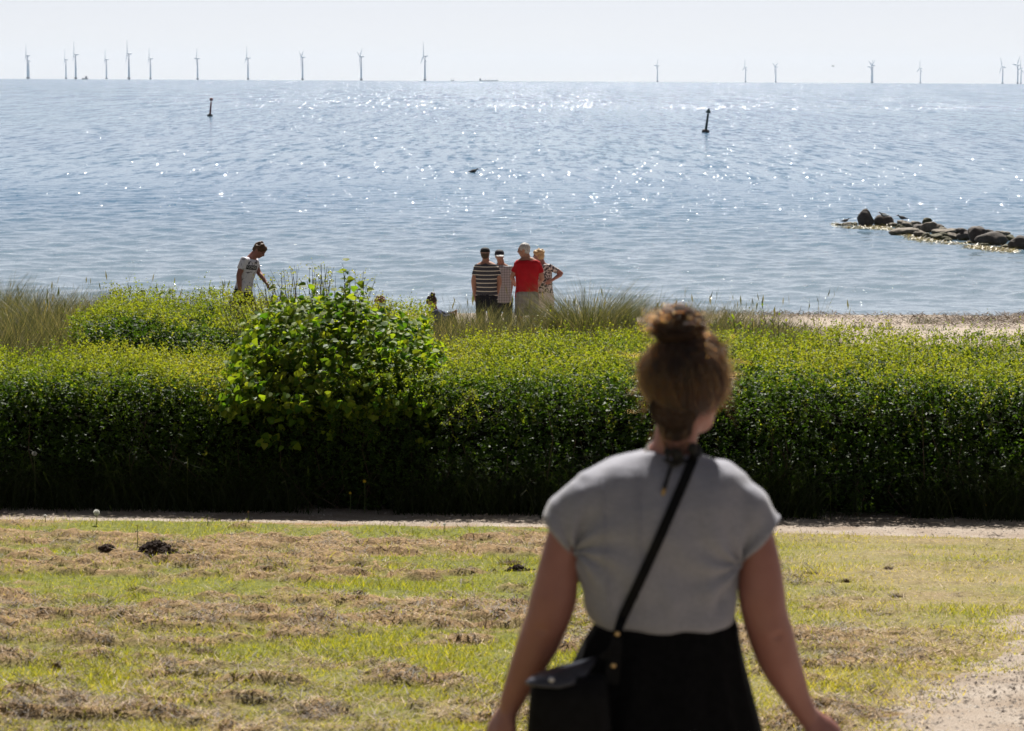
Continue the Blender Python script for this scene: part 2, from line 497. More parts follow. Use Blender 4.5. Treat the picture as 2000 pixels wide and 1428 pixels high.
def build_grass():
    rng = np.random.default_rng(11)
    M = leaf_mat('grass_blade', [(0, (.07, .10, .012)), (.35, (.17, .185, .022)), (.6, (.27, .25, .04)), (.8, (.32, .265, .12)), (1, (.40, .32, .19))], trans=.58, rough=.5, spec=.3, tint_t=(1.9, 1.75, .42))
    x, y = scatter_view(260000, 10.9, 24.7, rng)
    c = lawn_cover(x, y); hm = hay_mask(x, y); dm = dry_mask(x, y)
    p = np.maximum(c, .0) * (1 - .70 * hm) * (1 - .30 * dm)
    k = rng.random(len(x)) < p
    x, y, dm, hm = x[k], y[k], dm[k], hm[k]
    tuft = fbm(x * 2.6, y * 2.6, 101, 3)
    L = (.020 + .075 * np.clip(tuft - .3, 0, 1)) * rng.uniform(.6, 1.5, len(x)) * (1 - .45 * dm) + .008
    z = ground_z(x, y) + lawn_h(x, y) + .003 - .008
    V, Fc, kk, sg = blades(np.stack([x, y, z], 1), L, rng.uniform(.0035, .006, len(x)), rng.uniform(0, .6, len(x)), rng, .5, 1)
    t = np.clip(rng.normal(.30, .16, len(x)) + .42 * dm * (fbm(x * 2.0, y * 2.0, 111) * 1.3) + .25 * (fbm(x * .8, y * 1.1, 113) - .5), 0, 1)
    o = np_mesh('grass', V, Fc, M, face_attrs={'tint': np.repeat(t, sg)})
    tag(o, 'mown lawn grass, bright green to straw yellow, in front of the path', 'grass', kind='stuff')
build_grass()

def build_hay():
    rng = np.random.default_rng(12)
    M = leaf_mat('dry_cuttings', [(0, (.035, .024, .014)), (.3, (.13, .083, .043)), (.65, (.31, .21, .11)), (1, (.50, .365, .205))], trans=.10, rough=.6, spec=.2)
    x, y = scatter_view(330000, 10.9, 24.6, rng)
    p = lawn_cover(x, y) * (hay_mask(x, y) * .85 + .05 + .18 * dry_mask(x, y))
    k = rng.random(len(x)) < p
    x, y = x[k], y[k]; n = len(x)
    z = ground_z(x, y) + lawn_h(x, y) + rng.uniform(-.004, .016, n) ** 1
    L = rng.uniform(.025, .085, n)
    V, Fc, kk, sg = blades(np.stack([x, y, z], 1), L, rng.uniform(.0028, .0055, n), rng.uniform(.95, 1.62, n), rng, .25, 1)
    t = np.clip(rng.normal(.52, .22, n) + .8 * (fbm(x * 4, y * 4.5, 117) - .5), 0, 1)
    o = np_mesh('hay', V, Fc, M, face_attrs={'tint': np.repeat(t, sg)})
    tag(o, 'dry brown grass cuttings lying in lumpy rows over the lawn', 'cut grass', kind='stuff')
build_hay()

def build_clods():
    """Small dark matted bits of cuttings strewn over the rows."""
    rng = np.random.default_rng(15)
    x, y = scatter_view(9000, 10.9, 24.0, rng)
    k = rng.random(len(x)) < lawn_cover(x, y) * (hay_mask(x, y) * .42 + .03 * (x < 2.2)) * (lawn_edge(x) - y > .35)
    x, y = x[k], y[k]; m = len(x); nb = 34
    w = np.repeat(rng.gamma(3, .015, m) + .015, nb); X = np.repeat(x, nb); Y = np.repeat(y, nb); n = m * nb
    a = rng.uniform(0, 6.28, n); q = np.sqrt(rng.random(n))
    px = X + np.cos(a) * q * w * 1.5; py = Y + np.sin(a) * q * w * .8
    z = ground_z(X, Y) + lawn_h(X, Y) + .95 * w * (1 - q * q) * rng.random(n) + .006
    V, Fc, kk, sg = blades(np.stack([px, py, z], 1), w * rng.uniform(.35, .9, n) + .006, rng.uniform(.004, .008, n), rng.uniform(.5, 1.6, n), rng, .5, 1)
    t = np.clip(np.repeat(rng.uniform(.0, .24, m), nb) + rng.normal(0, .08, n), 0, 1)
    o = np_mesh('hay_clods', V, Fc, bpy.data.materials['dry_cuttings'], face_attrs={'tint': t})
    tag(o, 'small dark matted bits of cut grass strewn over the lawn', 'cut grass', kind='stuff')
build_clods()

def build_gravel():
    rng = np.random.default_rng(13)
    x, y = scatter_view(60000, 11.2, 25.3, rng)
    on = (gravel_d(x, y) > -.25 + .3 * rng.random(len(x))) | (y > lawn_edge(x) + .02)
    on &= y < hedge_front(x) + .1
    x, y = x[on][:26000], y[on][:26000]; n = len(x)
    s = rng.gamma(2.0, .0020, n) + .0015
    oct_ = np.array([[1, 0, 0], [-1, 0, 0], [0, 1, 0], [0, -1, 0], [0, 0, 1], [0, 0, -.6]], float)
    J = oct_[None] * rng.uniform(.6, 1.2, (n, 6, 1)) * s[:, None, None] * np.array([1, 1, .62])
    a = rng.uniform(0, 6.28, n); ca, sa = np.cos(a)[:, None], np.sin(a)[:, None]
    Jr = np.stack([J[..., 0] * ca - J[..., 1] * sa, J[..., 0] * sa + J[..., 1] * ca, J[..., 2]], -1)
    P = np.stack([x, y, ground_z(x, y) - .012 + s * .25], 1)
    V = (P[:, None] + Jr).reshape(-1, 3)
    t8 = np.array([[0, 2, 4], [2, 1, 4], [1, 3, 4], [3, 0, 4], [2, 0, 5], [1, 2, 5], [3, 1, 5], [0, 3, 5]])
    Fc = ((np.arange(n) * 6)[:, None, None] + t8[None]).reshape(-1, 3)
    N = Nodes('pebbles').set(.85, .25)
    N.color(N.ramp(N.attr('tint'), [(0, (.20, .165, .14)), (.4, (.30, .255, .215)), (.75, (.40, .345, .295)), (1, (.52, .48, .43))]))
    o = np_mesh('gravel', V, Fc, N.m, face_attrs={'tint': np.repeat(rng.random(n), 8)})
    tag(o, 'loose pale gravel on the path and the bare patch', 'gravel', kind='stuff')
build_gravel()
# ------------------------------------------------------------------ hedges
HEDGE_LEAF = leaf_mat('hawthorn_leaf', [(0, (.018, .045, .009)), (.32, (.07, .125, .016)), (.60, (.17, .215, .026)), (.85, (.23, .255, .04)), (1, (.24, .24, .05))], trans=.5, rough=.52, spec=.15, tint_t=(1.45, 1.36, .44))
TWIG = mat('twig_bark', (.045, .032, .022), (.11, .085, .06), 40, .9, .1)
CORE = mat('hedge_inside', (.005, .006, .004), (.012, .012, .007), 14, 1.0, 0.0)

def leaves(P, D, Nn, S, rng, ratio=.62, fold=.28, droop=.0):
    """Folded four-point leaves: P base, D direction of the midrib, Nn face normal, S length."""
    D = D / np.linalg.norm(D, axis=1, keepdims=True)
    side = np.cross(D, Nn); side /= np.linalg.norm(side, axis=1, keepdims=True) + 1e-9
    Nn = np.cross(side, D)
    S = S[:, None]; w = S * ratio * .5
    mid = P + D * S * .48
    V = np.stack([P, mid + side * w + Nn * w * fold, P + D * S - Nn * S * droop, mid - side * w + Nn * w * fold], 1)
    i = np.arange(len(P))[:, None] * 4 + np.array([[0, 1, 2, 3]])
    return V.reshape(-1, 3), i

def unit(v):
    return v / (np.linalg.norm(v, axis=1, keepdims=True) + 1e-9)

def shoots(P, D, L, nl, S, rng, tint, spread=.9, ratio=.62):
    """Leafy shoots: roots P, directions D, lengths L, nl leaves each of about S."""
    n = len(P)
    D = unit(D)
    t = (np.arange(nl) + rng.uniform(.1, .9, (n, nl))) / nl
    bend = rng.normal(0, .22, (n, 3))
    q = P[:, None] + D[:, None] * (L[:, None] * t)[..., None] + bend[:, None] * (L[:, None] * t ** 2)[..., None]
    out = rng.normal(0, 1, (n, nl, 3)); out[..., 2] *= .6
    ld = unit((D[:, None] * .55 + spread * out / np.linalg.norm(out, axis=2, keepdims=True)).reshape(-1, 3))
    nn = unit(rng.normal(0, .75, (n * nl, 3)) + np.array([0, -.25, .8]))
    sz = (S * rng.uniform(.6, 1.25, (n, nl)) * (1 - .35 * t)).ravel()
    V, Fc = leaves(q.reshape(-1, 3), ld, nn, sz, rng, ratio)
    tt = np.clip(np.repeat(tint, nl) + rng.normal(0, .06, n * nl) + .12 * (t.ravel() - .5), 0, 1)
    return V, Fc, tt

def join(parts):
    Vs, Fs, Ts = [], [], []; o = 0
    for V, Fc, T in parts:
        Vs.append(V); Fs.append(Fc + o); Ts.append(T); o += len(V)
    return np.concatenate(Vs), np.concatenate(Fs), np.concatenate(Ts)

def hedge(name, label, x0, x1, yf, yb, top, seed, dens_top, dens_face, leaf=.034, ends=(0, 0), shootL=.15, tint0=.64, wild=.0, face_low=0.0):
    """A clipped hedge from x0 to x1; yf, yb front and back lines, top(x, y) height of the clipped top."""
    rng = np.random.default_rng(seed)
    root = empty(name, ((x0 + x1) / 2, float(yf((x0 + x1) / 2)), gz(0, float(yf(0)))))
    inv = -np.array(root.location)
    parts = []
    A = (x1 - x0) * float(np.mean(yb(np.linspace(x0, x1, 9)) - yf(np.linspace(x0, x1, 9))))
    # top shoots
    n = int(A * dens_top)
    x = rng.uniform(x0, x1, n); v = rng.uniform(-.03, 1.0, n); y = yf(x) + v * (yb(x) - yf(x))
    z = top(x, y) + .13 * (fbm(x * 1.5, y * 1.5, seed + 3) - .5) * 2 + .05 * (noise2(x * 6, y * 6, seed + 5) - .5) - rng.exponential(.07, n)
    # rounded shoulders
    e = np.minimum(y - yf(x), yb(x) - y); z -= .06 * np.exp(-(e / .06) ** 1)
    gap = fbm(x * 2.4, y * 2.4, seed + 41, 3); kp = rng.random(n) < .30 + 2.6 * np.clip(gap - .30, 0, .4); x, y, z = x[kp], y[kp], z[kp]; z += .10 * (gap[kp] - .5); n = len(x)
    D = rng.normal(0, .38, (n, 3)) + np.array([0, -.08, 1.0])
    big = rng.random(n) < (.05 + wild)
    L = np.where(big, rng.uniform(.16, .34, n), rng.uniform(.5, 1.1, n) * shootL)
    patch = fbm(x * 1.1, y * 1.1, seed + 9)
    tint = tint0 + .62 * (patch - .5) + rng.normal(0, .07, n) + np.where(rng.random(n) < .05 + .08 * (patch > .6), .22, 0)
    parts.append(shoots(np.stack([x, y, z], 1), D, L, 8, leaf, rng, tint))
    # front face and, fainter, the back
    for sgn, line, dn in ((-1, yf, dens_face), (1, yb, dens_face * .15)):
        hgt = 1.35
        n = int((x1 - x0) * hgt * dn)
        x = rng.uniform(x0, x1, n); yy = line(x); zt = top(x, yy); zb = ground_z(x, yy) + face_low
        u = rng.random(n) ** .9; z = zb + u * (zt - zb)
        bul = .24 * (fbm(x * 1.7, z * 1.9, seed + 21) - .5) * 2 * (1 - .5 * u ** 3) + .09 * np.sin(u * 2.9) * (1 - u ** 4) + .10 * (noise2(x * 5, z * 5, seed + 25) - .5)
        y = yy + sgn * (bul - rng.exponential(.05, n)) - sgn * .06
        D = rng.normal(0, .5, (n, 3)) + np.array([0, sgn * .75, .45])
        tint = .10 + .26 * u ** 3 + .22 * (fbm(x * 2, z * 2, seed + 29) - .5) + rng.normal(0, .08, n)  # shade of the face put into the leaf tint, darkest low down
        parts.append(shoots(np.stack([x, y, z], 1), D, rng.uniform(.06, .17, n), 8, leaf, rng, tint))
    for i, (xe, sg) in enumerate(((x0, -1), (x1, 1))):
        if not ends[i]: continue
        n = int(dens_face * 3.2 * ends[i])
        y = rng.uniform(float(yf(xe)), float(yb(xe)), n); u = rng.random(n)
        z = ground_z(y * 0, y) + u * (top(xe + 0 * y, y) - ground_z(y * 0, y))
        x = xe + sg * (.14 * (fbm(y * 1.7, z * 1.9, seed + 33) - .5) * 2 - rng.exponential(.05, n))
        D = rng.normal(0, .5, (n, 3)) + np.array([sg * .8, 0, .45])
        parts.append(shoots(np.stack([x, y, z], 1), D, rng.uniform(.06, .16, n), 8, leaf, rng, .30 + .25 * u + rng.normal(0, .08, n)))
    # larger, darker leaves added inside to block the light from above
    W_ = x1 - x0
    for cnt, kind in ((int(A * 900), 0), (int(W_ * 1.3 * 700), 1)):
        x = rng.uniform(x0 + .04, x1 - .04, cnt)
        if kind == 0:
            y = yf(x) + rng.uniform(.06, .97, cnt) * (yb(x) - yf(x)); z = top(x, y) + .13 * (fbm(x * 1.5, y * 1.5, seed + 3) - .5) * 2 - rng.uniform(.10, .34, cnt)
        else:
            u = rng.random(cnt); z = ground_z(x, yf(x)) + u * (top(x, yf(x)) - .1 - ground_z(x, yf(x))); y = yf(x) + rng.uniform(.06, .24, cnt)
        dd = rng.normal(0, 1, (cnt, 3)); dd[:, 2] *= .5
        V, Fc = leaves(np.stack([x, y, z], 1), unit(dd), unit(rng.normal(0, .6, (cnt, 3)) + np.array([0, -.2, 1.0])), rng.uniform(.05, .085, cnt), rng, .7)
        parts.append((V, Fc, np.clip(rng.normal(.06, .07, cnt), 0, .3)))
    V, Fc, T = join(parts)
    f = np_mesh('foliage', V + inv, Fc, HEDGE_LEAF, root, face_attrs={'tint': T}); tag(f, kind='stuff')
    # solid core added inside, shade painted in by its near-black colour
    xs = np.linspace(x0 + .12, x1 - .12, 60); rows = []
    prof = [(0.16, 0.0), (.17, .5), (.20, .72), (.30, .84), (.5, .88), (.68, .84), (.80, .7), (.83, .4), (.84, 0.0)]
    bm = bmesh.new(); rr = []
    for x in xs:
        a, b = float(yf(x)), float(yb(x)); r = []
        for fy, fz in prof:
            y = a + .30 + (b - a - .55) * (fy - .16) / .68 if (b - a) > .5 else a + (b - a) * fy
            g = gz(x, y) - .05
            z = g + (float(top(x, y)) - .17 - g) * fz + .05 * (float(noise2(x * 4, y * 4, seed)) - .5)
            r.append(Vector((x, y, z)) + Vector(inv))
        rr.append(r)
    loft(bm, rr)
    bm_obj('dark_core', bm, CORE, root)
    # bare twigs and stems on the shaded face
    bm = bmesh.new()
    for k in range(int((x1 - x0) * 6)):
        x = rng.uniform(x0, x1); y = float(yf(x)) + rng.uniform(.05, .16); g = gz(x, y)
        h = rng.uniform(.3, 1.1); p = [Vector((x, y, g - .02)) + Vector(inv)]
        for j in range(3):
            p.append(p[-1] + Vector((rng.normal(0, .10), rng.normal(-.02, .05), h / 3)))
        tube(bm, p, [.008, .006, .004, .002], 4)
    st = bm_obj('stem', bm, TWIG, root); tag(st, kind='stuff')
    tag(root, label, 'hedge')
    return root

def main_top(x, y):
    return 2.56 + .012 * np.asarray(x) + .02 * np.sin(np.asarray(x) * .9)
def main_back(x):
    x = np.asarray(x, dtype=float)
    return hedge_front(x) + 2.35 + 1.9 * sstep(-1.4, -.1, x)
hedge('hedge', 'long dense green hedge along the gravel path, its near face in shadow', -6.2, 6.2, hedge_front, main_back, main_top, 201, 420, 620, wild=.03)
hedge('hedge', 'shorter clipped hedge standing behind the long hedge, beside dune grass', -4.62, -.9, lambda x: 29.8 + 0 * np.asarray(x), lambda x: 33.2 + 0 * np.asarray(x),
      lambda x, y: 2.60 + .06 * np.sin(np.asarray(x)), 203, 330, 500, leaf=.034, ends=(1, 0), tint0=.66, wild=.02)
# ------------------------------------------------------------------ broad-leaved bush growing out of the hedge
BUSH_LEAF = leaf_mat('bush_leaf', [(0, (.04, .11, .012)), (.4, (.11, .20, .016)), (.75, (.20, .28, .022)), (1, (.28, .32, .035))], trans=.58, rough=.52, spec=.16, tint_t=(1.25, 1.2, .42))
BUSH_OLD = leaf_mat('bush_leaf_bud', [(0, (.05, .045, .025)), (1, (.13, .10, .05))], trans=.3)

def broad_leaf_mesh(name, m):
    """Heart-shaped leaf, one unit long along +X, folded on the midrib and curling at the tip."""
    half = [(0, 0, 0), (.02, .30, .06), (.22, .47, .09), (.48, .44, .07), (.74, .24, .01), (1.0, 0, -.12)]
    rib = [(0.05, 0, 0), (.22, 0, -.01), (.48, 0, -.02), (.74, 0, -.05)]
    bm = bmesh.new()
    mid = [bm.verts.new((.05, 0, 0))] + [bm.verts.new(p) for p in rib[1:]] + [bm.verts.new(half[-1])]
    for s in (1, -1):
        e = [bm.verts.new((x, y * s, z)) for x, y, z in half[1:-1]]
        fs = [(mid[0], mid[1], e[1], e[0]), (mid[1], mid[2], e[2], e[1]), (mid[2], mid[3], e[3], e[2]), (mid[3], mid[4], e[3])]
        for f in fs: bm.faces.new(f if s > 0 else f[::-1])
    me = bpy.data.meshes.new(name); bm.to_mesh(me); bm.free()
    me.materials.append(m)
    return me

def build_bush():
    rng = np.random.default_rng(301)
    cx, cy, base = -1.62, 26.25, gz(0, 26.25)
    root = empty('bush', (cx, cy, base))
    tag(root, 'broad-leaved bright green bush growing up through the long hedge', 'bush')
    # outline of the dome: half width and top height by x (from the ground)
    ox = np.array([-1.0, -.88, -.65, -.46, -.25, -.03, .2, .34, .46, .62, .82, 1.0])
    oz = np.array([1.15, 1.45, 1.68, 1.74, 1.78, 1.82, 1.80, 1.73, 1.62, 1.60, 1.52, 1.30])
    P = []; D = []
    # branches: rise from the middle and end on the dome
    bmB = bmesh.new(); tips = []
    for k in range(800):
        x = rng.uniform(-.96, 1.0)
        top = float(np.interp(x, ox, oz))
        v = rng.uniform(-1, 1)                          # depth in the bush, - towards the camera
        if rng.random() < .55: v = -abs(v)
        deep = .6 if rng.random() < .06 else .92
        hz = top * (1 - .42 * max(v, 0) ** 2) if v > 0 else top - (abs(v) ** 2.2) * (top - deep)
        y = v * (1.18 if v > 0 else 1.30)
        hz += rng.normal(0, .055); tips.append((x, y, hz))
    extra = [(-.55, -.2, 1.93), (.05, 0, 2.14), (.08, -.1, 2.06), (.24, .1, 1.95), (.80, 0, 1.62), (-.85, -.3, 1.62), (-.28, 0, 1.98), (-.62, 0, 1.86)]
    tips += extra
    for j, (x, y, z) in enumerate(tips):
        st = Vector((x * .35, y * .3, .25)); en = Vector((x, y, z))
        md = st.lerp(en, .55) + Vector((rng.normal(0, .06), rng.normal(0, .06), .12))
        if j % 2 == 0 or j >= len(tips) - len(extra):
            tube(bmB, [st, md, en], [.012, .007, .0025], 4)
        ax = (en - md).normalized()
        nl = rng.integers(8, 13)
        for q in range(nl):
            t = q / nl
            c = en - ax * (.30 * t) + Vector(rng.normal(0, .018, 3))
            ang = q * 2.4 + rng.uniform(0, .6)
            o = ax.orthogonal().normalized(); o.rotate(Quaternion(ax, ang))
            d = (o * 1.0 + ax * .35 + Vector((0, -.12, -.12))).normalized()
            P.append(c); D.append(d)
    br = bm_obj('branch', bmB, TWIG, root); tag(br, kind='stuff')
    n = len(P); P = np.array(P); D = np.array(D)
    S = rng.uniform(.034, .086, n)
    NN = unit(rng.normal(0, .55, (n, 3)) + np.array([0, -.55, .75]))
    # which leaves face the camera most: those become leaf objects of their own
    score = -P[:, 1] * .5 + P[:, 2] * .9 + S * 6 + rng.random(n) * .3
    big = np.argsort(-score)[:300]; rest = np.setdiff1d(np.arange(n), big)
    mls = []
    for k in range(6):
        N = leaf_mat('bush_leaf_%s' % 'abcdef'[k], [(0, (.040 + .030 * k, .100 + .027 * k, .012 + .003 * k)), (1, (.045 + .031 * k, .108 + .027 * k, .013 + .003 * k))], trans=.58, rough=.52, spec=.16, tint_t=(1.25, 1.2, .42))
        mls.append(broad_leaf_mesh('leaf', N))
    def frame(d, nn):
        y = np.cross(nn, d); y /= np.linalg.norm(y); z = np.cross(d, y)
        return Matrix(((d[0], y[0], z[0]), (d[1], y[1], z[1]), (d[2], y[2], z[2])))
    for i in big:
        o = bpy.data.objects.new('leaf', mls[int(rng.integers(0, 6))])
        o.matrix_local = Matrix.Translation(Vector(P[i])) @ frame(D[i], NN[i]).to_4x4() @ Matrix.Diagonal((S[i] * 1.05, S[i] * rng.uniform(.8, 1.0), S[i], 1))
        link(o, root)
    src = broad_leaf_mesh('leaf_source', BUSH_LEAF)
    sv = np.array([v.co[:] for v in src.vertices]); sf = [list(p.vertices) for p in src.polygons]
    sf = np.array([f if len(f) == 4 else f + [f[-1]] for f in sf])
    tri = np.array([[f[0], f[1], f[2]] for f in sf] + [[f[0], f[2], f[3]] for f in sf if f[3] != f[2]])
    bpy.data.meshes.remove(src)
    Vs = []
    for i in rest:
        m3 = np.array(frame(D[i], NN[i])); Vs.append((m3 @ (sv * S[i]).T).T + P[i])
    Fc = ((np.arange(len(rest)) * len(sv))[:, None, None] + tri[None]).reshape(-1, 3)
    o = np_mesh('leaves', np.concatenate(Vs), Fc, BUSH_LEAF, root, face_attrs={'tint': np.repeat(rng.random(len(rest)), len(tri))})
    tag(o, kind='stuff')
build_bush()
# ------------------------------------------------------------------ wind farm, ships, marks, breakwater, birds
def hz(px):                                  # height of the horizon in the photograph
    return 154.0 + .005 * px
def sea_z(x, y):
    return -(x * x + y * y) / (2 * EARTH)

TURB = mat('turbine_paint', (.70, .72, .75), rough=.5)
TFOUND = mat('turbine_base_paint', (.16, .17, .19), rough=.8)
def make_turbine():
    HUB, RR = 64.0, 37.0
    root = empty('wind_turbine')
    bm = bmesh.new(); tube(bm, [(0, 0, 4), (0, 0, 30), (0, 0, HUB - 1.5)], [2.6, 2.2, 1.6], 14); bm_obj('tower', bm, TURB, root, True)
    bm = bmesh.new(); tube(bm, [(0, 0, -6), (0, 0, 4)], [3.0, 3.0], 14)
    tube(bm, [(0, 0, 3.2), (0, 0, 4.6)], [4.8, 4.8], 14); bm_obj('foundation', bm, TFOUND, root)
    bm = bmesh.new()
    rings = []
    for x, w, h in ((-3.2, 1.3, 1.3), (-2.0, 1.7, 1.8), (4, 1.8, 1.9), (7.6, 1.6, 1.6), (8.2, 1.1, 1.1)):
        rings.append([(x, w * math.cos(t), HUB + h * math.sin(t)) for t in [2 * math.pi * k / 10 for k in range(10)]])
    loft(bm, rings); bm_obj('nacelle', bm, TURB, root, True)
    rot = bpy.data.objects.new('rotor', None); link(rot, root); rot.location = (-4.0, 0, HUB)
    bm = bmesh.new(); tube(bm, [(-1.6, 0, 0), (-.9, 0, 0), (.8, 0, 0)], [.3, 1.2, 1.5], 10); bm_obj('hub', bm, TURB, rot, True)
    for k in range(3):
        bm = bmesh.new(); rings = []
        for r, c, th in ((0.8, 1.0, 1.0), (3, 1.2, 1.0), (9, 2.9, .7), (20, 2.1, .45), (30, 1.4, .3), (RR, .35, .1)):
            rings.append([(th * math.sin(t), c * (math.cos(t) - .25), r) for t in [2 * math.pi * j / 8 for j in range(8)]])
        loft(bm, rings)
        b = bm_obj('blade', bm, TURB, rot, True); b.rotation_euler = (k * 2 * math.pi / 3, 0, 0)
    return root

def copy_tree(o, parent=None):
    c = o.copy(); COL.objects.link(c)
    if parent is not None:
        c.parent = parent
    for ch in list(o.children):
        copy_tree(ch, c)
    return c

TURBINES = [  # photo x, hub y, blade phase, label
    (54, 109, 5, 'wind turbine at the far left end of the row, a paler one right behind it'),
    (56.5, 119, 62, 'lower pale wind turbine half hidden by the leftmost turbine tower'),
    (129, 117, 0, 'faint low wind turbine just left of the tallest turbine'),
    (148, 107, -2, 'tall wind turbine with one blade straight up, beside the small ship'),
    (208, 116.5, 8, 'low wind turbine between the two tallest turbines of the row'),
    (252, 105.5, -6, 'tallest wind turbine, second of the two big ones left of the red mark'),
    (294, 115, 2, 'low wind turbine just right of the tallest turbine'),
    (386, 114.5, 30, 'wind turbine standing above the red sea mark, one blade lying sideways'),
    (484.5, 113.5, 4, 'wind turbine above the boy by the bush, one blade up'),
    (591, 112, 62, 'wind turbine with two blades raised in a narrow V, above the leafy bush'),
    (705.5, 111, 52, 'wind turbine with two long raised blades, left neighbour of the large one'),
    (830, 110, -4, 'large wind turbine with spread lower blades, beside the two cargo ships'),
    (1284, 129, 33, 'lone faint wind turbine left of the green mark'),
    (1456, 131, 0, 'wind turbine with one blade up, nearest on the right of the green mark'),
    (1515, 131, 62, 'wind turbine with raised V blades, second on the right of the green mark'),
    (1704, 128, 58, 'wind turbine with darker tower and crossing blades, in front of another one'),
    (1702, 131.5, 32, 'wind turbine hidden right behind the dark one with crossing blades'),
    (1797.5, 134, 2, 'faint wind turbine with one blade up and two spread low, above the breakwater'),
    (1958, 130, -22, 'wind turbine with one blade tilted left, beside the pair at the edge'),
    (1987.5, 127.5, 34, 'front turbine of the overlapping pair at the right edge'),
    (1994, 133, 2, 'smaller turbine of the overlapping pair at the right edge'),
]
def build_turbines():
    src = make_turbine()
    dip = math.sqrt(2 * 5.2 / EARTH)
    first = True
    for px, hy, ph, lab in TURBINES:
        ang = (hz(px) - hy) / F - dip
        lo, hi = 3000.0, 26000.0
        for _ in range(50):
            D = (lo + hi) / 2
            if (64 - 5.2) / D - D / (2 * EARTH) > ang: lo = D
            else: hi = D
        d = ray(px, hz(px)); x = d.x / d.y * D; y = D
        t = src if first else copy_tree(src); first = False
        t.location = (x, y, sea_z(x, y))
        t.rotation_euler = (0, 0, R(16))
        tag(t, lab, 'wind turbine', 'wind turbines along the horizon')
        rot = [c for c in t.children if c.name.startswith('rotor')][0]
        rot.rotation_euler = (R(ph), 0, 0)
build_turbines()

def build_ships():
    dark = mat('ship_hull', (.07, .08, .10), rough=.7); lite = mat('ship_house', (.14, .15, .17), rough=.7)
    # small ship left
    def place(name, px, D, lab, cat, group=None):
        d = ray(px, hz(px)); x = d.x / d.y * D
        return tag(empty(name, (x, D, sea_z(x, D))), lab, cat, group)
    def hull(root, L, B, H, m=None):
        bm = bmesh.new(); rr = []
        for t, w, h in ((-.5, .7, 0), (-.42, 1, 0), (.3, 1, .02), (.44, .6, .12), (.5, .08, .2)):
            x = t * L; y = w * B / 2; z = H * (1 + h)
            rr.append([(x, -y, z), (x, y, z), (x * .97, y * .8, -.8), (x * .97, -y * .8, -.8)])
        loft(bm, rr); return bm_obj('hull', bm, m or dark, root)
    def block(root, name, x, y, z, sx, sy, sz, m):
        bm = bmesh.new(); bmesh.ops.create_cube(bm, size=1, matrix=Matrix.Translation((x, y, z)) @ Matrix.Diagonal((sx, sy, sz, 1)))
        bmesh.ops.bevel(bm, geom=bm.edges[:], offset=min(sx, sy, sz) * .08, segments=1, affect='EDGES')
        return bm_obj(name, bm, m, root)
    r = place('work_boat', 166, 6500, 'small dark work boat on the horizon beside the tall left turbine', 'boat')
    hull(r, 15, 4.5, 2.2); block(r, 'wheelhouse', 2.6, 0, 4.4, 4.6, 3.4, 4.2, dark); block(r, 'roof', 2.6, 0, 6.9, 5.2, 3.8, .5, dark)
    bm = bmesh.new(); tube(bm, [(-5, 0, 2), (-5, 0, 4.6)], [.5, .4], 6); tube(bm, [(2.6, 0, 7.1), (2.6, 0, 9)], [.2, .1], 6); bm_obj('mast', bm, dark, r)
    r = place('cargo_ship', 955, 9800, 'long low cargo ship far out, bridge at its left end', 'ship')
    hull(r, 66, 9, 3.0, lite); block(r, 'bridge_house', -30, 0, 6.0, 6, 7, 7, dark)
    for x in (-12, 0, 12, 27): block(r, 'deck_crane', x, 0, 5.0, 1.6, 1.6, 4.5, lite)
    r = place('fishing_vessel', 884, 9600, 'tiny vessel with two masts on the horizon, right of the large turbine', 'boat')
    hull(r, 12, 4, 2.6, lite)
    for x in (-4.5, 3.5): block(r, 'mast', x, 0, 5.2, 1.2, 1.2, 6.5, lite)
build_ships()

def build_marks():
    red = mat('red_mark_paint', (.13, .012, .016), (.09, .010, .012), 3, .5); green = mat('green_mark_paint', (.012, .045, .040), (.01, .03, .03), 3, .5)
    blk = mat('mark_collar', (.025, .02, .022), rough=.8)
    for name, base, topp, m, lab, kind in (('spar_buoy', (410, 227), (413, 191.5), red, 'slim red spar buoy with can topmark leaning slightly in the water', 'can'),
                                          ('spar_buoy', (1378, 258.5), (1384.5, 212), green, 'slim dark green spar buoy with cone topmark leaning in the water', 'cone')):
        b = at_z(base[0], base[1], 0); t = at(topp[0], topp[1], b.y - .25)
        b.z = sea_z(b.x, b.y); ax = t - b; L = ax.length
        r = empty(name, b); r.rotation_mode = 'QUATERNION'; r.rotation_quaternion = ax.to_track_quat('Z', 'Y')
        bm = bmesh.new(); tube(bm, [(0, 0, -.6), (0, 0, .1), (0, 0, L * .78)], [.15, .135, .10], 10); bm_obj('spar', bm, m, r, True)
        bm = bmesh.new(); tube(bm, [(0, 0, L * .78), (0, 0, L * .86)], [.045, .045], 8); bm_obj('staff', bm, m, r, True)
        bm = bmesh.new()
        if kind == 'can': tube(bm, [(0, 0, L * .86), (0, 0, L)], [.22, .22], 12)
        else: tube(bm, [(0, 0, L * .82), (0, 0, L * .84), (0, 0, L)], [.25, .25, .05], 12)
        bm_obj('topmark', bm, m, r)
        bm = bmesh.new(); tube(bm, [(0, 0, -.15), (0, 0, .0), (0, 0, .22), (0, 0, .3)], [.25, .38, .36, .16], 12); bm_obj('float_collar', bm, blk, r, True)
        tag(r, lab, 'buoy', 'spar buoys in the bay')
build_marks()

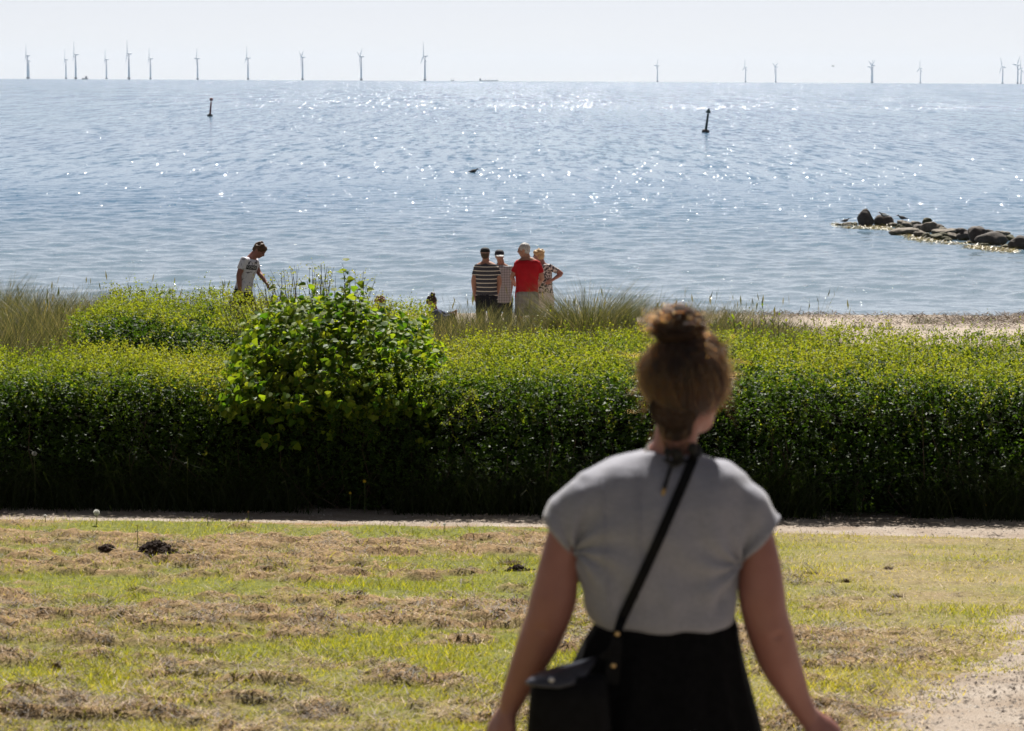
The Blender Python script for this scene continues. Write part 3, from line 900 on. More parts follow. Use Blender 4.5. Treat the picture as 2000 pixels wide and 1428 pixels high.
def rock_mesh(bm, c, sx, sy, sz, seed, sub=3, rough=.22):
    rng = np.random.default_rng(seed)
    g = bmesh.ops.create_icosphere(bm, subdivisions=sub, radius=1)
    off = rng.uniform(0, 50, 3)
    from mathutils import noise as mn
    fac1 = Vector(rng.normal(0, 1, 3)).normalized(); fac2 = Vector(rng.normal(0, 1, 3)).normalized()
    for v in g['verts']:
        p = v.co.copy()
        k = 1 + rough * mn.noise(p * 1.1 + Vector(off)) * 1.6 + rough * .45 * mn.noise(p * 3.1 + Vector(off))
        q = p * k
        q = q - q.normalized() * max(0.0, q.dot(Vector(fac1)) - .62) * .75 - q.normalized() * max(0.0, q.dot(Vector(fac2)) - .66) * .75
        q.z = max(q.z, -.75)
        v.co = Vector(c) + Vector((q.x * sx, q.y * sy, q.z * sz))

def build_breakwater():
    def rock_mat(name, c1, c2):
        N = Nodes(name).set(.8, .3)
        c = N.ramp(N.noise(7, 6, .65), [(.3, c1), (.7, c2)])
        ge = N.n('ShaderNodeNewGeometry'); sx = N.n('ShaderNodeSeparateXYZ'); N.l(ge.outputs['Position'], sx.inputs[0])
        wz = N.math('ADD', sx.outputs['Z'], N.math('MULTIPLY', N.math('SUBTRACT', N.noise(9, 3), .5), .22))
        wet = N.math('SUBTRACT', 1.0, N.math('DIVIDE', N.math('SUBTRACT', wz, .03), .09), True)
        N.color(N.mix(wet, c, (.055, .048, .014))); N.bump(N.noise(16, 5, .7), .6, .03)
        return N.m
    gran = rock_mat('granite', (.030, .025, .023), (.085, .068, .058))
    pale = rock_mat('pale_stone', (.065, .055, .042), (.17, .14, .105))
    weed = rock_mat('weedy_stone', (.030, .030, .014), (.10, .09, .04))
    B = [  # name, photo x, base y, width, height, material, label
        ('boulder', 1692, 444, 28, 29, gran, 'tall upright boulder at the outer end of the breakwater'),
        ('boulder', 1725, 443, 38, 17, gran, 'dark domed boulder with a bird standing on top'),
        ('boulder', 1908, 477, 32, 29, gran, 'tall leaning boulder towards the inner end of the breakwater'),
        ('boulder', 1940, 480, 58, 21, gran, 'wide dark sloping boulder beside the leaning upright one'),
        ('boulder', 1993, 489, 40, 21, gran, 'round boulder alone at the right edge, inner end of the breakwater'),
        ('stone', 1767, 446, 27, 13, pale, 'pale rounded stone under the dark bird with the low body'),
        ('stone', 1773, 461, 52, 12, pale, 'long flat pale stone lying low in the middle of the breakwater'),
        ('stone', 1816, 456, 30, 15, pale, 'light tan hump stone in the middle of the breakwater'),
        ('stone', 1846, 461, 44, 13, pale, 'long pale slanting stone right of the tan hump stone'),
        ('stone', 1833, 471, 34, 12, weed, 'greenish weed-covered stone at the front water line, mid breakwater'),
        ('stone', 1884, 471, 28, 18, gran, 'dark round stone left of the tall leaning boulder'),
    ]
    G = 'stones of the breakwater'
    def put(name, px, by, w, h, m, lab, seed):
        p = at_z(px, by - 1.5, 0); s = p.y / F
        sx, sz = w * s * .56, h * s / 1.72 * 1.25; sy = sx * .8
        bm = bmesh.new(); rock_mesh(bm, (0, 0, sz * .70), sx * 1.02, sy, sz, seed, 4, .34 if name == 'stone' else .20)
        o = bm_obj(name, bm, m, None, True); o.location = (p.x, p.y + sy * .5, -.02)
        return tag(o, lab, 'stone' if name == 'stone' else 'boulder', G)
    for i, b in enumerate(B): put(*b, 700 + i)
    rng = np.random.default_rng(71)
    small = [(1655, 443, 22, 7, 'low weedy stone left of the tall upright boulder'), (1669, 443, 16, 7, 'small stone touching the left foot of the tall upright boulder'), (1640, 442, 14, 4, 'outermost stone, barely above water at the far tip of the breakwater'),
             (1788, 444, 20, 11, 'dark stone right of the pale stone that carries the dark bird'), (1810, 442, 19, 12, 'highest small stone at the back, middle of the breakwater'), (1797, 451, 26, 11, 'brown stone directly left of the light tan hump stone'),
             (1797, 466, 20, 12, 'dark stone at the right end of the long flat pale stone'), (1811, 467, 18, 10, 'dark stone under the light tan hump stone, at the waterline'), (1872, 460, 26, 11, 'flat stone at the back, above the dark round stone'),
             (1862, 470, 24, 11, 'weedy stone leaning on the left side of the dark round stone'), (1850, 473, 18, 8, 'small stone at the waterline right of the greenish weedy stone'), (1830, 447, 22, 7, 'low stone on the rear slope behind the tan hump stone'),
             (1745, 444, 18, 7, 'low stone right of the dark domed boulder'), (1757, 449, 16, 8, 'little weedy stone in front of the pale stone with the dark bird'), (1932, 462, 20, 12, 'stone peeping out behind the wide dark sloping boulder, nearest the leaning one'),
             (1957, 466, 26, 11, 'pale stone behind the right half of the wide dark sloping boulder'), (1973, 472, 22, 10, 'low stone at the tapering right end of the wide sloping boulder'), (1786, 456, 18, 8, 'small stone above the middle of the long flat pale stone'),
             (1900, 464, 18, 9, 'stone hidden behind the tall leaning boulder, on its left'), (1922, 483, 18, 7, 'small weedy stone at the waterline in front of the wide sloping boulder'), (1890, 478, 14, 6, 'tiny stone at the left foot of the tall leaning boulder'),
             (1840, 452, 16, 7, 'small stone above the long pale slanting stone'), (1965, 486, 20, 7, 'low stone just left of the round boulder at the right edge')]
    for i, (px, by, w, h, lab) in enumerate(small):
        put('stone', px, by, w, h, [pale, weed, gran][i % 3], lab, 760 + i)
    # seaweed along the water line
    M = leaf_mat('bladder_wrack', [(0, (.05, .035, .010)), (.5, (.16, .11, .02)), (1, (.26, .22, .05))], trans=.3, rough=.4)
    path = [(1628, 441), (1660, 445), (1700, 446), (1730, 447), (1770, 463), (1800, 470), (1850, 476), (1890, 481), (1915, 486), (1950, 489), (1985, 492)]
    pts = []
    for k in range(5200):
        t = rng.uniform(0, len(path) - 1); i = int(t); f = t - i; i = min(i, len(path) - 2)
        q = at_z(path[i][0] + (path[i + 1][0] - path[i][0]) * f + rng.normal(0, 5), path[i][1] + (path[i + 1][1] - path[i][1]) * f + rng.normal(-1.5, 2.0), 0)
        pts.append((q.x, q.y, rng.uniform(-.02, .05)))
    P = np.array(pts); n = len(P)
    P = P[fbm(P[:, 0] * 1.2, P[:, 1] * .6, 77) > .42]; n = len(P)
    V, Fc, kk, sg = blades(P, rng.uniform(.08, .22, n), rng.uniform(.02, .05, n), rng.uniform(.7, 1.6, n), rng, .5, 1)
    o = np_mesh('seaweed', V, Fc, M, face_attrs={'tint': rng.random(n)})
    tag(o, 'yellow-brown seaweed fringe along the waterline of the breakwater', 'seaweed', kind='stuff')
build_breakwater()

def build_birds():
    dark = mat('bird_plumage', (.035, .030, .028), (.07, .06, .055), 30, .8); white = mat('bird_white', (.6, .6, .58), rough=.8); bill = mat('bird_bill', (.25, .09, .03), rough=.5)
    def bird(px, py, D, Lb, face, lab, legs=True, pale=False, low=False):
        p = at(px, py, D); r = empty('bird', p, 0 if face > 0 else math.pi)
        tag(r, lab, 'bird')
        h = 0 if not legs else Lb * .28
        bm = bmesh.new(); rr = []
        for x, w, z in ((-.62, .03, .10), (-.42, .09, .11), (-.15, .20, .17), (.10, .22, .19), (.28, .16, .24), (.36, .10, .34), (.42, .095, .43), (.52, .085, .45), (.58, .03, .43)):
            rr.append([(x * Lb, w * Lb * .85 * math.cos(t), h + (z + w * math.sin(t)) * Lb) for t in [2 * math.pi * k / 10 for k in range(10)]])
        loft(bm, rr); bm_obj('body', bm, dark, r, True)
        bm = bmesh.new(); tube(bm, [(.55 * Lb, 0, h + .44 * Lb), (.66 * Lb, 0, h + .42 * Lb), (.78 * Lb, 0, h + .40 * Lb)], [.035 * Lb, .025 * Lb, .006 * Lb], 6); bm_obj('bill', bm, bill, r, True)
        for s in (-1, 1):
            bm = bmesh.new(); rr = []
            for x, z, w in ((.22, .22, .05), (.05, .20, .12), (-.25, .16, .10), (-.70, .10, .02)):
                rr.append([(x * Lb, s * (.19 * Lb + .02 * Lb * math.cos(t)) * (1 if x > -.4 else .35), h + (z + w * math.sin(t)) * Lb) for t in [2 * math.pi * k / 8 for k in range(8)]])
            loft(bm, rr); bm_obj('wing', bm, white if pale else dark, r, True)
            if legs:
                bm = bmesh.new(); tube(bm, [(.02 * Lb, s * .06 * Lb, h + .04 * Lb), (-.02 * Lb, s * .06 * Lb, h * .5), (.02 * Lb, s * .06 * Lb, 0), (.1 * Lb, s * .06 * Lb, 0)], [.02 * Lb, .014 * Lb, .014 * Lb, .01 * Lb], 5); bm_obj('leg', bm, bill, r)
        return r
    d1 = at_z(1725, 443, 0).y + .35
    bird(1726, 427.3, d1, .30, -1, 'bird with white wing patch standing on the dark domed boulder', pale=True)
    d2 = at_z(1767, 446, 0).y + .3
    bird(1762, 432.8, d2, .30, -1, 'dark long-bodied bird standing on the pale stone of the breakwater')
    bird(1651, 433.5, at_z(1655, 443, 0).y + .3, .26, 1, 'dark bird resting low at the outer tip of the breakwater', legs=False)
    bird(925, 337, at_z(925, 337, 0).y, .45, 1, 'dark bird swimming alone far out on the open water', legs=False)
    # bird flying over the sea
    p = at(1627, 129, 420); r = empty('flying_bird', p); tag(r, 'tiny bird flying over the sea near the right turbines', 'bird')
    bm = bmesh.new(); tube(bm, [(-.25, 0, 0), (-.05, 0, .02), (.12, 0, .02), (.25, 0, 0)], [.02, .08, .07, .02], 8); bm_obj('body', bm, white, r, True)
    for s in (-1, 1):
        bm = bmesh.new(); loft(bm, [[(.08, s * .05, .03), (.08, s * .05, .05), (-.08, s * .05, .05), (-.08, s * .05, .03)], [(.10, s * .28, .10), (.10, s * .28, .115), (-.05, s * .28, .115), (-.05, s * .28, .10)], [(0, s * .55, .03), (0, s * .55, .035), (-.04, s * .55, .035), (-.04, s * .55, .03)]])
        bm_obj('wing', bm, white, r)
build_birds()
# ------------------------------------------------------------------ dune grass, tussocks, weeds, beach wrack
MARRAM = leaf_mat('marram_blade', [(0, (.030, .042, .018)), (.35, (.075, .088, .040)), (.65, (.17, .16, .088)), (1, (.38, .32, .20))], trans=.30, rough=.5, spec=.3)
def px_x(x, y): return 1000 + x / y * F
def build_dune_grass():
    rng = np.random.default_rng(51)
    n = 210000
    y = rng.uniform(29.2, 45.5, n); hw = y * .185; x = rng.uniform(-1, 1, n) * hw
    p = px_x(x, y)
    dens = np.interp(p, [-100, 0, 180, 230, 480, 820, 900, 1060, 1250, 1550, 1640, 1750, 2100], [1, 1, 1, .8, .6, .22, .75, .8, .8, .65, .20, .08, .06])
    hgt = np.interp(p, [-100, 0, 180, 300, 480, 820, 900, 1060, 1250, 1400, 1550, 1650, 2100], [1.12, 1.10, 1.08, 1.0, .9, .58, .74, .80, .90, .80, .68, .36, .26])
    near_hedge2 = (p > 150) & (p < 700) & (y < 34)
    front = (p < 560) & (y < 31) & (p > 140)
    clump = fbm(x * 1.3, y * 1.1, 131, 3)
    k = (rng.random(n) < dens * (.35 + 1.3 * sstep(.35, .6, clump))) & ~near_hedge2 & ~front & (y > main_back(x) - .1)
    k &= ~((p > 860) & (y > 43.5))
    x, y, hgt, clump = x[k], y[k], hgt[k], clump[k]; n = len(x)
    L = hgt * (.62 + .75 * (clump - .3)) * rng.uniform(.55, 1.2, n)
    V, Fc, kk, sg = blades(np.stack([x, y, ground_z(x, y) - .05], 1), L, rng.uniform(.006, .011, n), np.abs(rng.normal(0, .15, n)), rng, .38, 2, rng.normal(.3, 1.6, n))
    t = np.clip(.40 + .55 * (fbm(x * .9, y * .9, 137) - .5) + rng.normal(0, .27, n), 0, 1)
    o = np_mesh('dune_grass', V, Fc, MARRAM, face_attrs={'tint': np.repeat(t, sg)})
    tag(o, 'olive and straw marram grass on the dune behind the hedge', 'dune grass', kind='stuff')
    # flowering stalks standing above the rest
    n = 460
    y = rng.uniform(33, 44, n); x = rng.uniform(-1, 1, n) * y * .185; p = px_x(x, y)
    k = (p < 470) | ((p > 860) & (p < 1640)); x, y, p = x[k], y[k], p[k]; n = len(x)
    L = np.where(p < 470, 1.12, .90) * rng.uniform(.75, 1.12, n)
    V, Fc, kk, sg = blades(np.stack([x, y, ground_z(x, y)], 1), L, np.full(n, .008), np.abs(rng.normal(0, .10, n)), rng, .22, 3)
    Vr = V.reshape(n, kk, 3)
    tip = Vr[:, -4:].mean(1)
    H, HF = leaves(tip - np.array([0, 0, .05]), rng.normal(0, .15, (n, 3)) + np.array([0, 0, 1.0]), rng.normal(0, 1, (n, 3)), rng.uniform(.10, .18, n), rng, .16)
    VV = np.concatenate([V, H]); FF = np.concatenate([Fc, HF + len(V)])
    o = np_mesh('grass_stalks', VV, FF, MARRAM, face_attrs={'tint': np.concatenate([np.repeat(rng.uniform(.1, .8, n), sg), rng.uniform(.2, .9, n)])})
    tag(o, 'thin seed stalks rising above the dune grass', 'grass stalks', kind='stuff')
build_dune_grass()

def tussock(px, Y, wpx, toppx, seed, lab, nb):
    rng = np.random.default_rng(seed)
    b = at(px, 600, Y); x0 = b.x; g = gz(0, Y)
    top = at(px, toppx, Y).z - g
    r = empty('marram_tussock', (x0, Y, g)); tag(r, lab, 'grass tussock', 'marram tussocks')
    w = wpx / F * Y * .5
    a = rng.uniform(0, 6.28, nb); rad = np.sqrt(rng.random(nb)) * w * .55
    P = np.stack([np.cos(a) * rad, np.sin(a) * rad * .8, np.full(nb, -.05)], 1)
    L = top * 1.5 * rng.uniform(.55, 1.0, nb) * (1 - .35 * (rad / w))
    lean = np.abs(rng.normal(.08, .12, nb)) + .30 * rad / w
    V, Fc, kk, sg = blades(P, L, rng.uniform(.007, .013, nb), lean, rng, .45, 3, a + rng.normal(0, .7, nb))
    o = np_mesh('blades', V, Fc, MARRAM, r, face_attrs={'tint': np.repeat(np.clip(rng.normal(.42, .22, nb), 0, 1), sg)}); tag(o, kind='stuff')
tussock(1150, 40.0, 150, 558, 511, 'tall bushy marram tussock right beside the standing group of people', 1500)
tussock(1232, 40.6, 70, 574, 512, 'narrower marram tussock between the big tussock and the hair bun', 520)
tussock(95, 39.0, 130, 568, 513, 'tall straw-tipped marram tussock left of the rear hedge', 900)

def weed_plant(px, Y, toppx, seed, lab, tint):
    rng = np.random.default_rng(seed)
    b = at(px, 600, Y); g = gz(0, Y); H = at(px, toppx, Y).z - g
    r = empty('weed', (b.x, Y, g)); tag(r, lab, 'weed', 'tall weeds behind the hedge')
    bm = bmesh.new(); P = []; D = []
    for k in range(5):
        st = Vector((rng.normal(0, .03), rng.normal(0, .03), -.03)); en = Vector((rng.normal(0, .09), rng.normal(0, .06), H * rng.uniform(.7, 1.0)))
        md = st.lerp(en, .5) + Vector((rng.normal(0, .02), 0, 0)); tube(bm, [st, md, en], [.006, .005, .002], 5)
        for q in range(16):
            t = .25 + .75 * q / 16; c = st.lerp(en, t); a = q * 2.4
            P.append(c); D.append((math.cos(a), math.sin(a), .75))
    bm_obj('stem', bm, TWIG, r)
    P = np.array(P); D = np.array(D, float); n = len(P)
    V, Fc = leaves(P, D, np.tile([0, 0, 1.0], (n, 1)) + rng.normal(0, .3, (n, 3)), rng.uniform(.05, .10, n), rng, .34)
    o = np_mesh('leaves', V, Fc, HEDGE_LEAF, r, face_attrs={'tint': np.clip(rng.normal(tint, .1, n), 0, 1)}); tag(o, kind='stuff')
weed_plant(1464, 33.5, 602, 521, 'upright leafy weed just right of the hair bun', .40)
weed_plant(1524, 33.0, 588, 522, 'tallest leafy weed standing against the water, further right of the bun', .52)
weed_plant(1440, 34.5, 600, 523, 'thin dark weed closest to the hair bun', .30)
weed_plant(1949, 30.0, 640, 524, 'upright weed in front of the sand at the right', .35)

def wild_shrub():
    """Loose reddish shoots standing above and behind the broad-leaved bush."""
    rng = np.random.default_rng(531)
    Y = 30.2; g = gz(0, Y); x0 = at(610, 600, Y).x
    r = empty('wild_shrub', (x0, Y, g)); tag(r, 'loose thorny shrub with reddish shoot tips behind the broad-leaved bush', 'shrub')
    bm = bmesh.new(); parts = []
    for k in range(120):
        px = rng.uniform(425, 775); topy = np.interp(px, [425, 470, 520, 560, 600, 650, 700, 740, 775], [572, 560, 528, 515, 514, 514, 520, 545, 590]) + abs(rng.normal(0, 24))
        q = at(px, topy, Y + rng.uniform(-.5, .5)); en = q - Vector((x0, Y, g))
        st = Vector((en.x * .75 + rng.normal(0, .08), en.y * .6, max(.6, en.z - rng.uniform(.5, .9)))); md = st.lerp(en, .5) + Vector((rng.normal(0, .03), 0, .02))
        tube(bm, [st, md, en], [.006, .0045, .0018], 4)
        m = 5
        t = np.linspace(.1, .95, m)
        pp = np.array([st.lerp(en, float(s)) for s in t])
        parts.append(shoots(pp, rng.normal(0, .8, (m, 3)) + np.array([0, 0, .6]), rng.uniform(.05, .13, m), 5, .030, rng, np.clip(.68 + .22 * t + rng.normal(0, .12), 0, 1)))
    b = bm_obj('branch', bm, TWIG, r); tag(b, kind='stuff')
    V, Fc, T = join(parts)
    o = np_mesh('foliage', V, Fc, HEDGE_LEAF, r, face_attrs={'tint': T}); tag(o, kind='stuff')
wild_shrub()

def beach_wrack():
    rng = np.random.default_rng(541)
    M = leaf_mat('dry_wrack', [(0, (.030, .020, .014)), (.5, (.085, .058, .040)), (1, (.17, .12, .08))], trans=.1, rough=.8)
    n = 60000
    y = rng.uniform(48, 63, n); x = rng.uniform(3.5, 14, n)
    s = fbm(x * .5 + 3, y * .9 + x * .25, 143, 4)
    dens = sstep(.47, .62, s) * (.25 + .9 * sstep(7.5, 11, x)) + .9 * np.exp(-((y - 61.2 + .25 * (x - 9)) / .35) ** 2) * (noise2(x * .8, y, 147) > .35)
    k = rng.random(n) < dens; x, y = x[k], y[k]; n = len(x)
    V, Fc, kk, sg = blades(np.stack([x, y, ground_z(x, y) + rng.uniform(0, .09, n)], 1), rng.uniform(.06, .20, n), rng.uniform(.012, .035, n), rng.uniform(.6, 1.6, n), rng, .4, 1)
    o = np_mesh('beach_wrack', V, Fc, M, face_attrs={'tint': rng.random(n)})
    tag(o, 'dark dried seaweed lying in bands over the pale sand', 'seaweed', kind='stuff')
    for i, (px, py, Y) in enumerate(((1680, 640, 55), (1802, 630, 58), (1815, 652, 53.5), (1735, 650, 54))):
        b = at(px, py, Y); m = 160; r2 = np.random.default_rng(550 + i)
        P = np.stack([r2.normal(0, .18, m), r2.normal(0, .25, m), np.full(m, -.02)], 1)
        V, Fc, kk, sg = blades(P, r2.uniform(.08, .22, m), np.full(m, .014), r2.uniform(0, .9, m), r2, .4, 2)
        g = empty('beach_plant', (b.x, Y, gz(0, Y))); o = np_mesh('leaves', V, Fc, MARRAM, g, face_attrs={'tint': np.repeat(np.clip(r2.normal(.3, .1, m), 0, 1), sg)}); tag(o, kind='stuff')
        tag(g, ['small green plant on the sand, furthest left on the beach', 'low green tuft at the upper edge of the sand near the water', 'wide green tuft at the front edge of the sand', 'little tuft on the sand between the two others in front'][i], 'beach plant', 'green tufts on the sand')
beach_wrack()
# ------------------------------------------------------------------ people: shared building blocks
from mathutils.bvhtree import BVHTree
from mathutils import noise as mnoise

def ball(bm, c, rx, ry, rz, M3=None, seg=16):
    g = bmesh.ops.create_uvsphere(bm, u_segments=seg, v_segments=seg * 3 // 4, radius=1)
    for v in g['verts']:
        p = Vector((v.co.x * rx, v.co.y * ry, v.co.z * rz))
        v.co = Vector(c) + (M3 @ p if M3 is not None else p)

def limb(bm, pts, rads, seg=14, round0=True, round1=True):
    """Tapered limb with rounded ends through pts."""
    P = [Vector(p) for p in pts]; Rr = list(rads)
    if round0:
        d = (P[0] - P[1]).normalized(); r = Rr[0]
        P = [P[0] + d * r * .95, P[0] + d * r * .7] + P; Rr = [r * .3, r * .72] + Rr
    if round1:
        d = (P[-1] - P[-2]).normalized(); r = Rr[-1]
        P = P + [P[-1] + d * r * .7, P[-1] + d * r * .95]; Rr = Rr + [r * .72, r * .3]
    tube(bm, P, Rr, seg)

def smooth_path(pts, rads, n=4):
    """Catmull-Rom resampling of a chain of points with radii."""
    P = [Vector(p) for p in pts]; out = []; ro = []
    for i in range(len(P) - 1):
        p0 = P[max(i - 1, 0)]; p1 = P[i]; p2 = P[i + 1]; p3 = P[min(i + 2, len(P) - 1)]
        for k in range(n):
            t = k / n
            out.append(.5 * ((2 * p1) + (p2 - p0) * t + (2 * p0 - 5 * p1 + 4 * p2 - p3) * t * t + (3 * p1 - p0 - 3 * p2 + p3) * t ** 3))
            ro.append(rads[i] * (1 - t) + rads[i + 1] * t)
    out.append(P[-1]); ro.append(rads[-1])
    return out, ro

def superring(c, ax, fw, w, d, n=28, e=2.4):
    """Rounded ring around c: half-width w along ax, half-depth d along fw."""
    out = []
    for k in range(n):
        t = 2 * math.pi * k / n; ct, st = math.cos(t), math.sin(t)
        out.append(Vector(c) + ax * (w * math.copysign(abs(ct) ** (2 / e), ct)) + fw * (d * math.copysign(abs(st) ** (2 / e), st)))
    return out

def union(name, bm, voxel, mat_, parent, it=4, wrinkle=None):
    """Melts the overlapping closed pieces in bm into one continuous skin."""
    me = bpy.data.meshes.new(name + '_raw')
    bmesh.ops.recalc_face_normals(bm, faces=bm.faces[:])
    bm.to_mesh(me); bm.free()
    o = bpy.data.objects.new(name + '_raw', me); COL.objects.link(o)
    m = o.modifiers.new('remesh', 'REMESH'); m.mode = 'VOXEL'; m.voxel_size = voxel
    if it:
        s = o.modifiers.new('smooth', 'SMOOTH'); s.iterations = it; s.factor = .5
    dg = bpy.context.evaluated_depsgraph_get()
    me2 = bpy.data.meshes.new_from_object(o.evaluated_get(dg))
    bpy.data.objects.remove(o); bpy.data.meshes.remove(me)
    me2.name = name
    if wrinkle:
        n = len(me2.vertices); co = np.empty(n * 3, np.float32); me2.vertices.foreach_get('co', co); co = co.reshape(-1, 3)
        nr = np.empty(n * 3, np.float32); me2.vertices.foreach_get('normal', nr); nr = nr.reshape(-1, 3)
        co += nr * wrinkle(co)[:, None]
        me2.vertices.foreach_set('co', co.ravel()); me2.update()
    me2.polygons.foreach_set('use_smooth', np.ones(len(me2.polygons), dtype=bool))
    me2.materials.clear(); me2.materials.append(mat_)
    return link(bpy.data.objects.new(name, me2), parent)

def hand(bm, wrist, d, palm_n, thumb_side, k=1.0, curl=.5):
    """Palm, four fingers and a thumb growing from the wrist along d; palm_n points out of the palm; k scales to the body."""
    d = d.normalized(); s = d.cross(palm_n).normalized() * thumb_side; pn = s.cross(d).normalized()
    if pn.dot(palm_n) < 0: pn = -pn
    W0 = Vector(wrist)
    kn = W0 + d * .085 * k
    rings = []
    for t, w, h in ((0, .026, .020), (.03, .031, .016), (.06, .039, .015), (.088, .040, .013), (.098, .034, .009)):
        rings.append(superring(W0 + d * t * k, s, pn, w * k, h * k, 14, 2.6))
    loft(bm, rings)
    for i, (off, L) in enumerate(((.028, .068), (.009, .076), (-.010, .071), (-.028, .054))):
        b = kn + s * off * k; p = [b - d * .012 * k]; dd = d.copy(); ax = s
        segs = (.45, .32, .23)
        p.append(b + d * .006 * k)
        for q, sg in enumerate(segs):
            dd = (Quaternion(ax, (1 if ax.cross(d).dot(pn) > 0 else -1) * curl * (.45 + .25 * q)) @ dd).normalized()
            p.append(p[-1] + dd * L * sg * k)
        limb(bm, p, [.0095 * k, .0095 * k, .0088 * k, .008 * k, .0065 * k], 9)
    tb = W0 + d * .025 * k + s * .022 * k
    td = (d * .75 + s * .62 + pn * .25).normalized(); td2 = (d * .95 + s * .15 + pn * .35).normalized()
    limb(bm, [tb, tb + td * .038 * k, tb + td * .038 * k + td2 * .03 * k, tb + td * .038 * k + td2 * .052 * k], [.014 * k, .0115 * k, .0098 * k, .0075 * k], 9)

def head_parts(bm, c, fwd, up, k=1.0):
    """Skull, jaw, nose, lips, brow and ears around the head centre c."""
    f = fwd.normalized(); r = f.cross(up).normalized(); u = r.cross(f).normalized()
    M3 = Matrix((r, f, u)).transposed()
    def P(x, y, z): return Vector(c) + (r * x + f * y + u * z) * k
    ball(bm, P(0, -.012, .028), .074 * k, .094 * k, .088 * k, M3)
    ball(bm, P(0, .018, -.025), .060 * k, .072 * k, .080 * k, M3)
    ball(bm, P(0, .040, -.078), .040 * k, .040 * k, .034 * k, M3)
    ball(bm, P(0, .085, .032), .050 * k, .012 * k, .012 * k, M3, 10)
    limb(bm, [P(0, .088, .022), P(0, .100, -.004), P(0, .108, -.020)], [.008 * k, .010 * k, .013 * k], 8)
    ball(bm, P(0, .088, -.048), .022 * k, .010 * k, .006 * k, M3, 10)
    ball(bm, P(0, .087, -.058), .020 * k, .010 * k, .006 * k, M3, 10)
    for s in (-1, 1):
        ball(bm, P(.072 * s, -.008, -.002), .009 * k, .020 * k, .031 * k, Matrix.Rotation(.2 * s, 3, u) @ M3, 10)
    return P, M3

SKIN = None
def skin_mat(name, c1, c2):
    N = Nodes(name).set(.5, .4)
    N.color(N.ramp(N.noise(9, 4), [(.3, c1), (.7, c2)]))
    N.p.inputs['Subsurface Weight'].default_value = .15
    N.p.inputs['Subsurface Radius'].default_value = (.012, .005, .003)
    N.p.inputs['Subsurface Scale'].default_value = 1.0
    N.bump(N.noise(160, 3), .12, .002)
    return N.m
SKIN_A = skin_mat('skin', (.235, .098, .078), (.30, .135, .108))
SKIN_B = skin_mat('skin_tanned', (.24, .115, .075), (.32, .165, .115))
EYE_M = mat('eye', (.03, .025, .02), rough=.2)
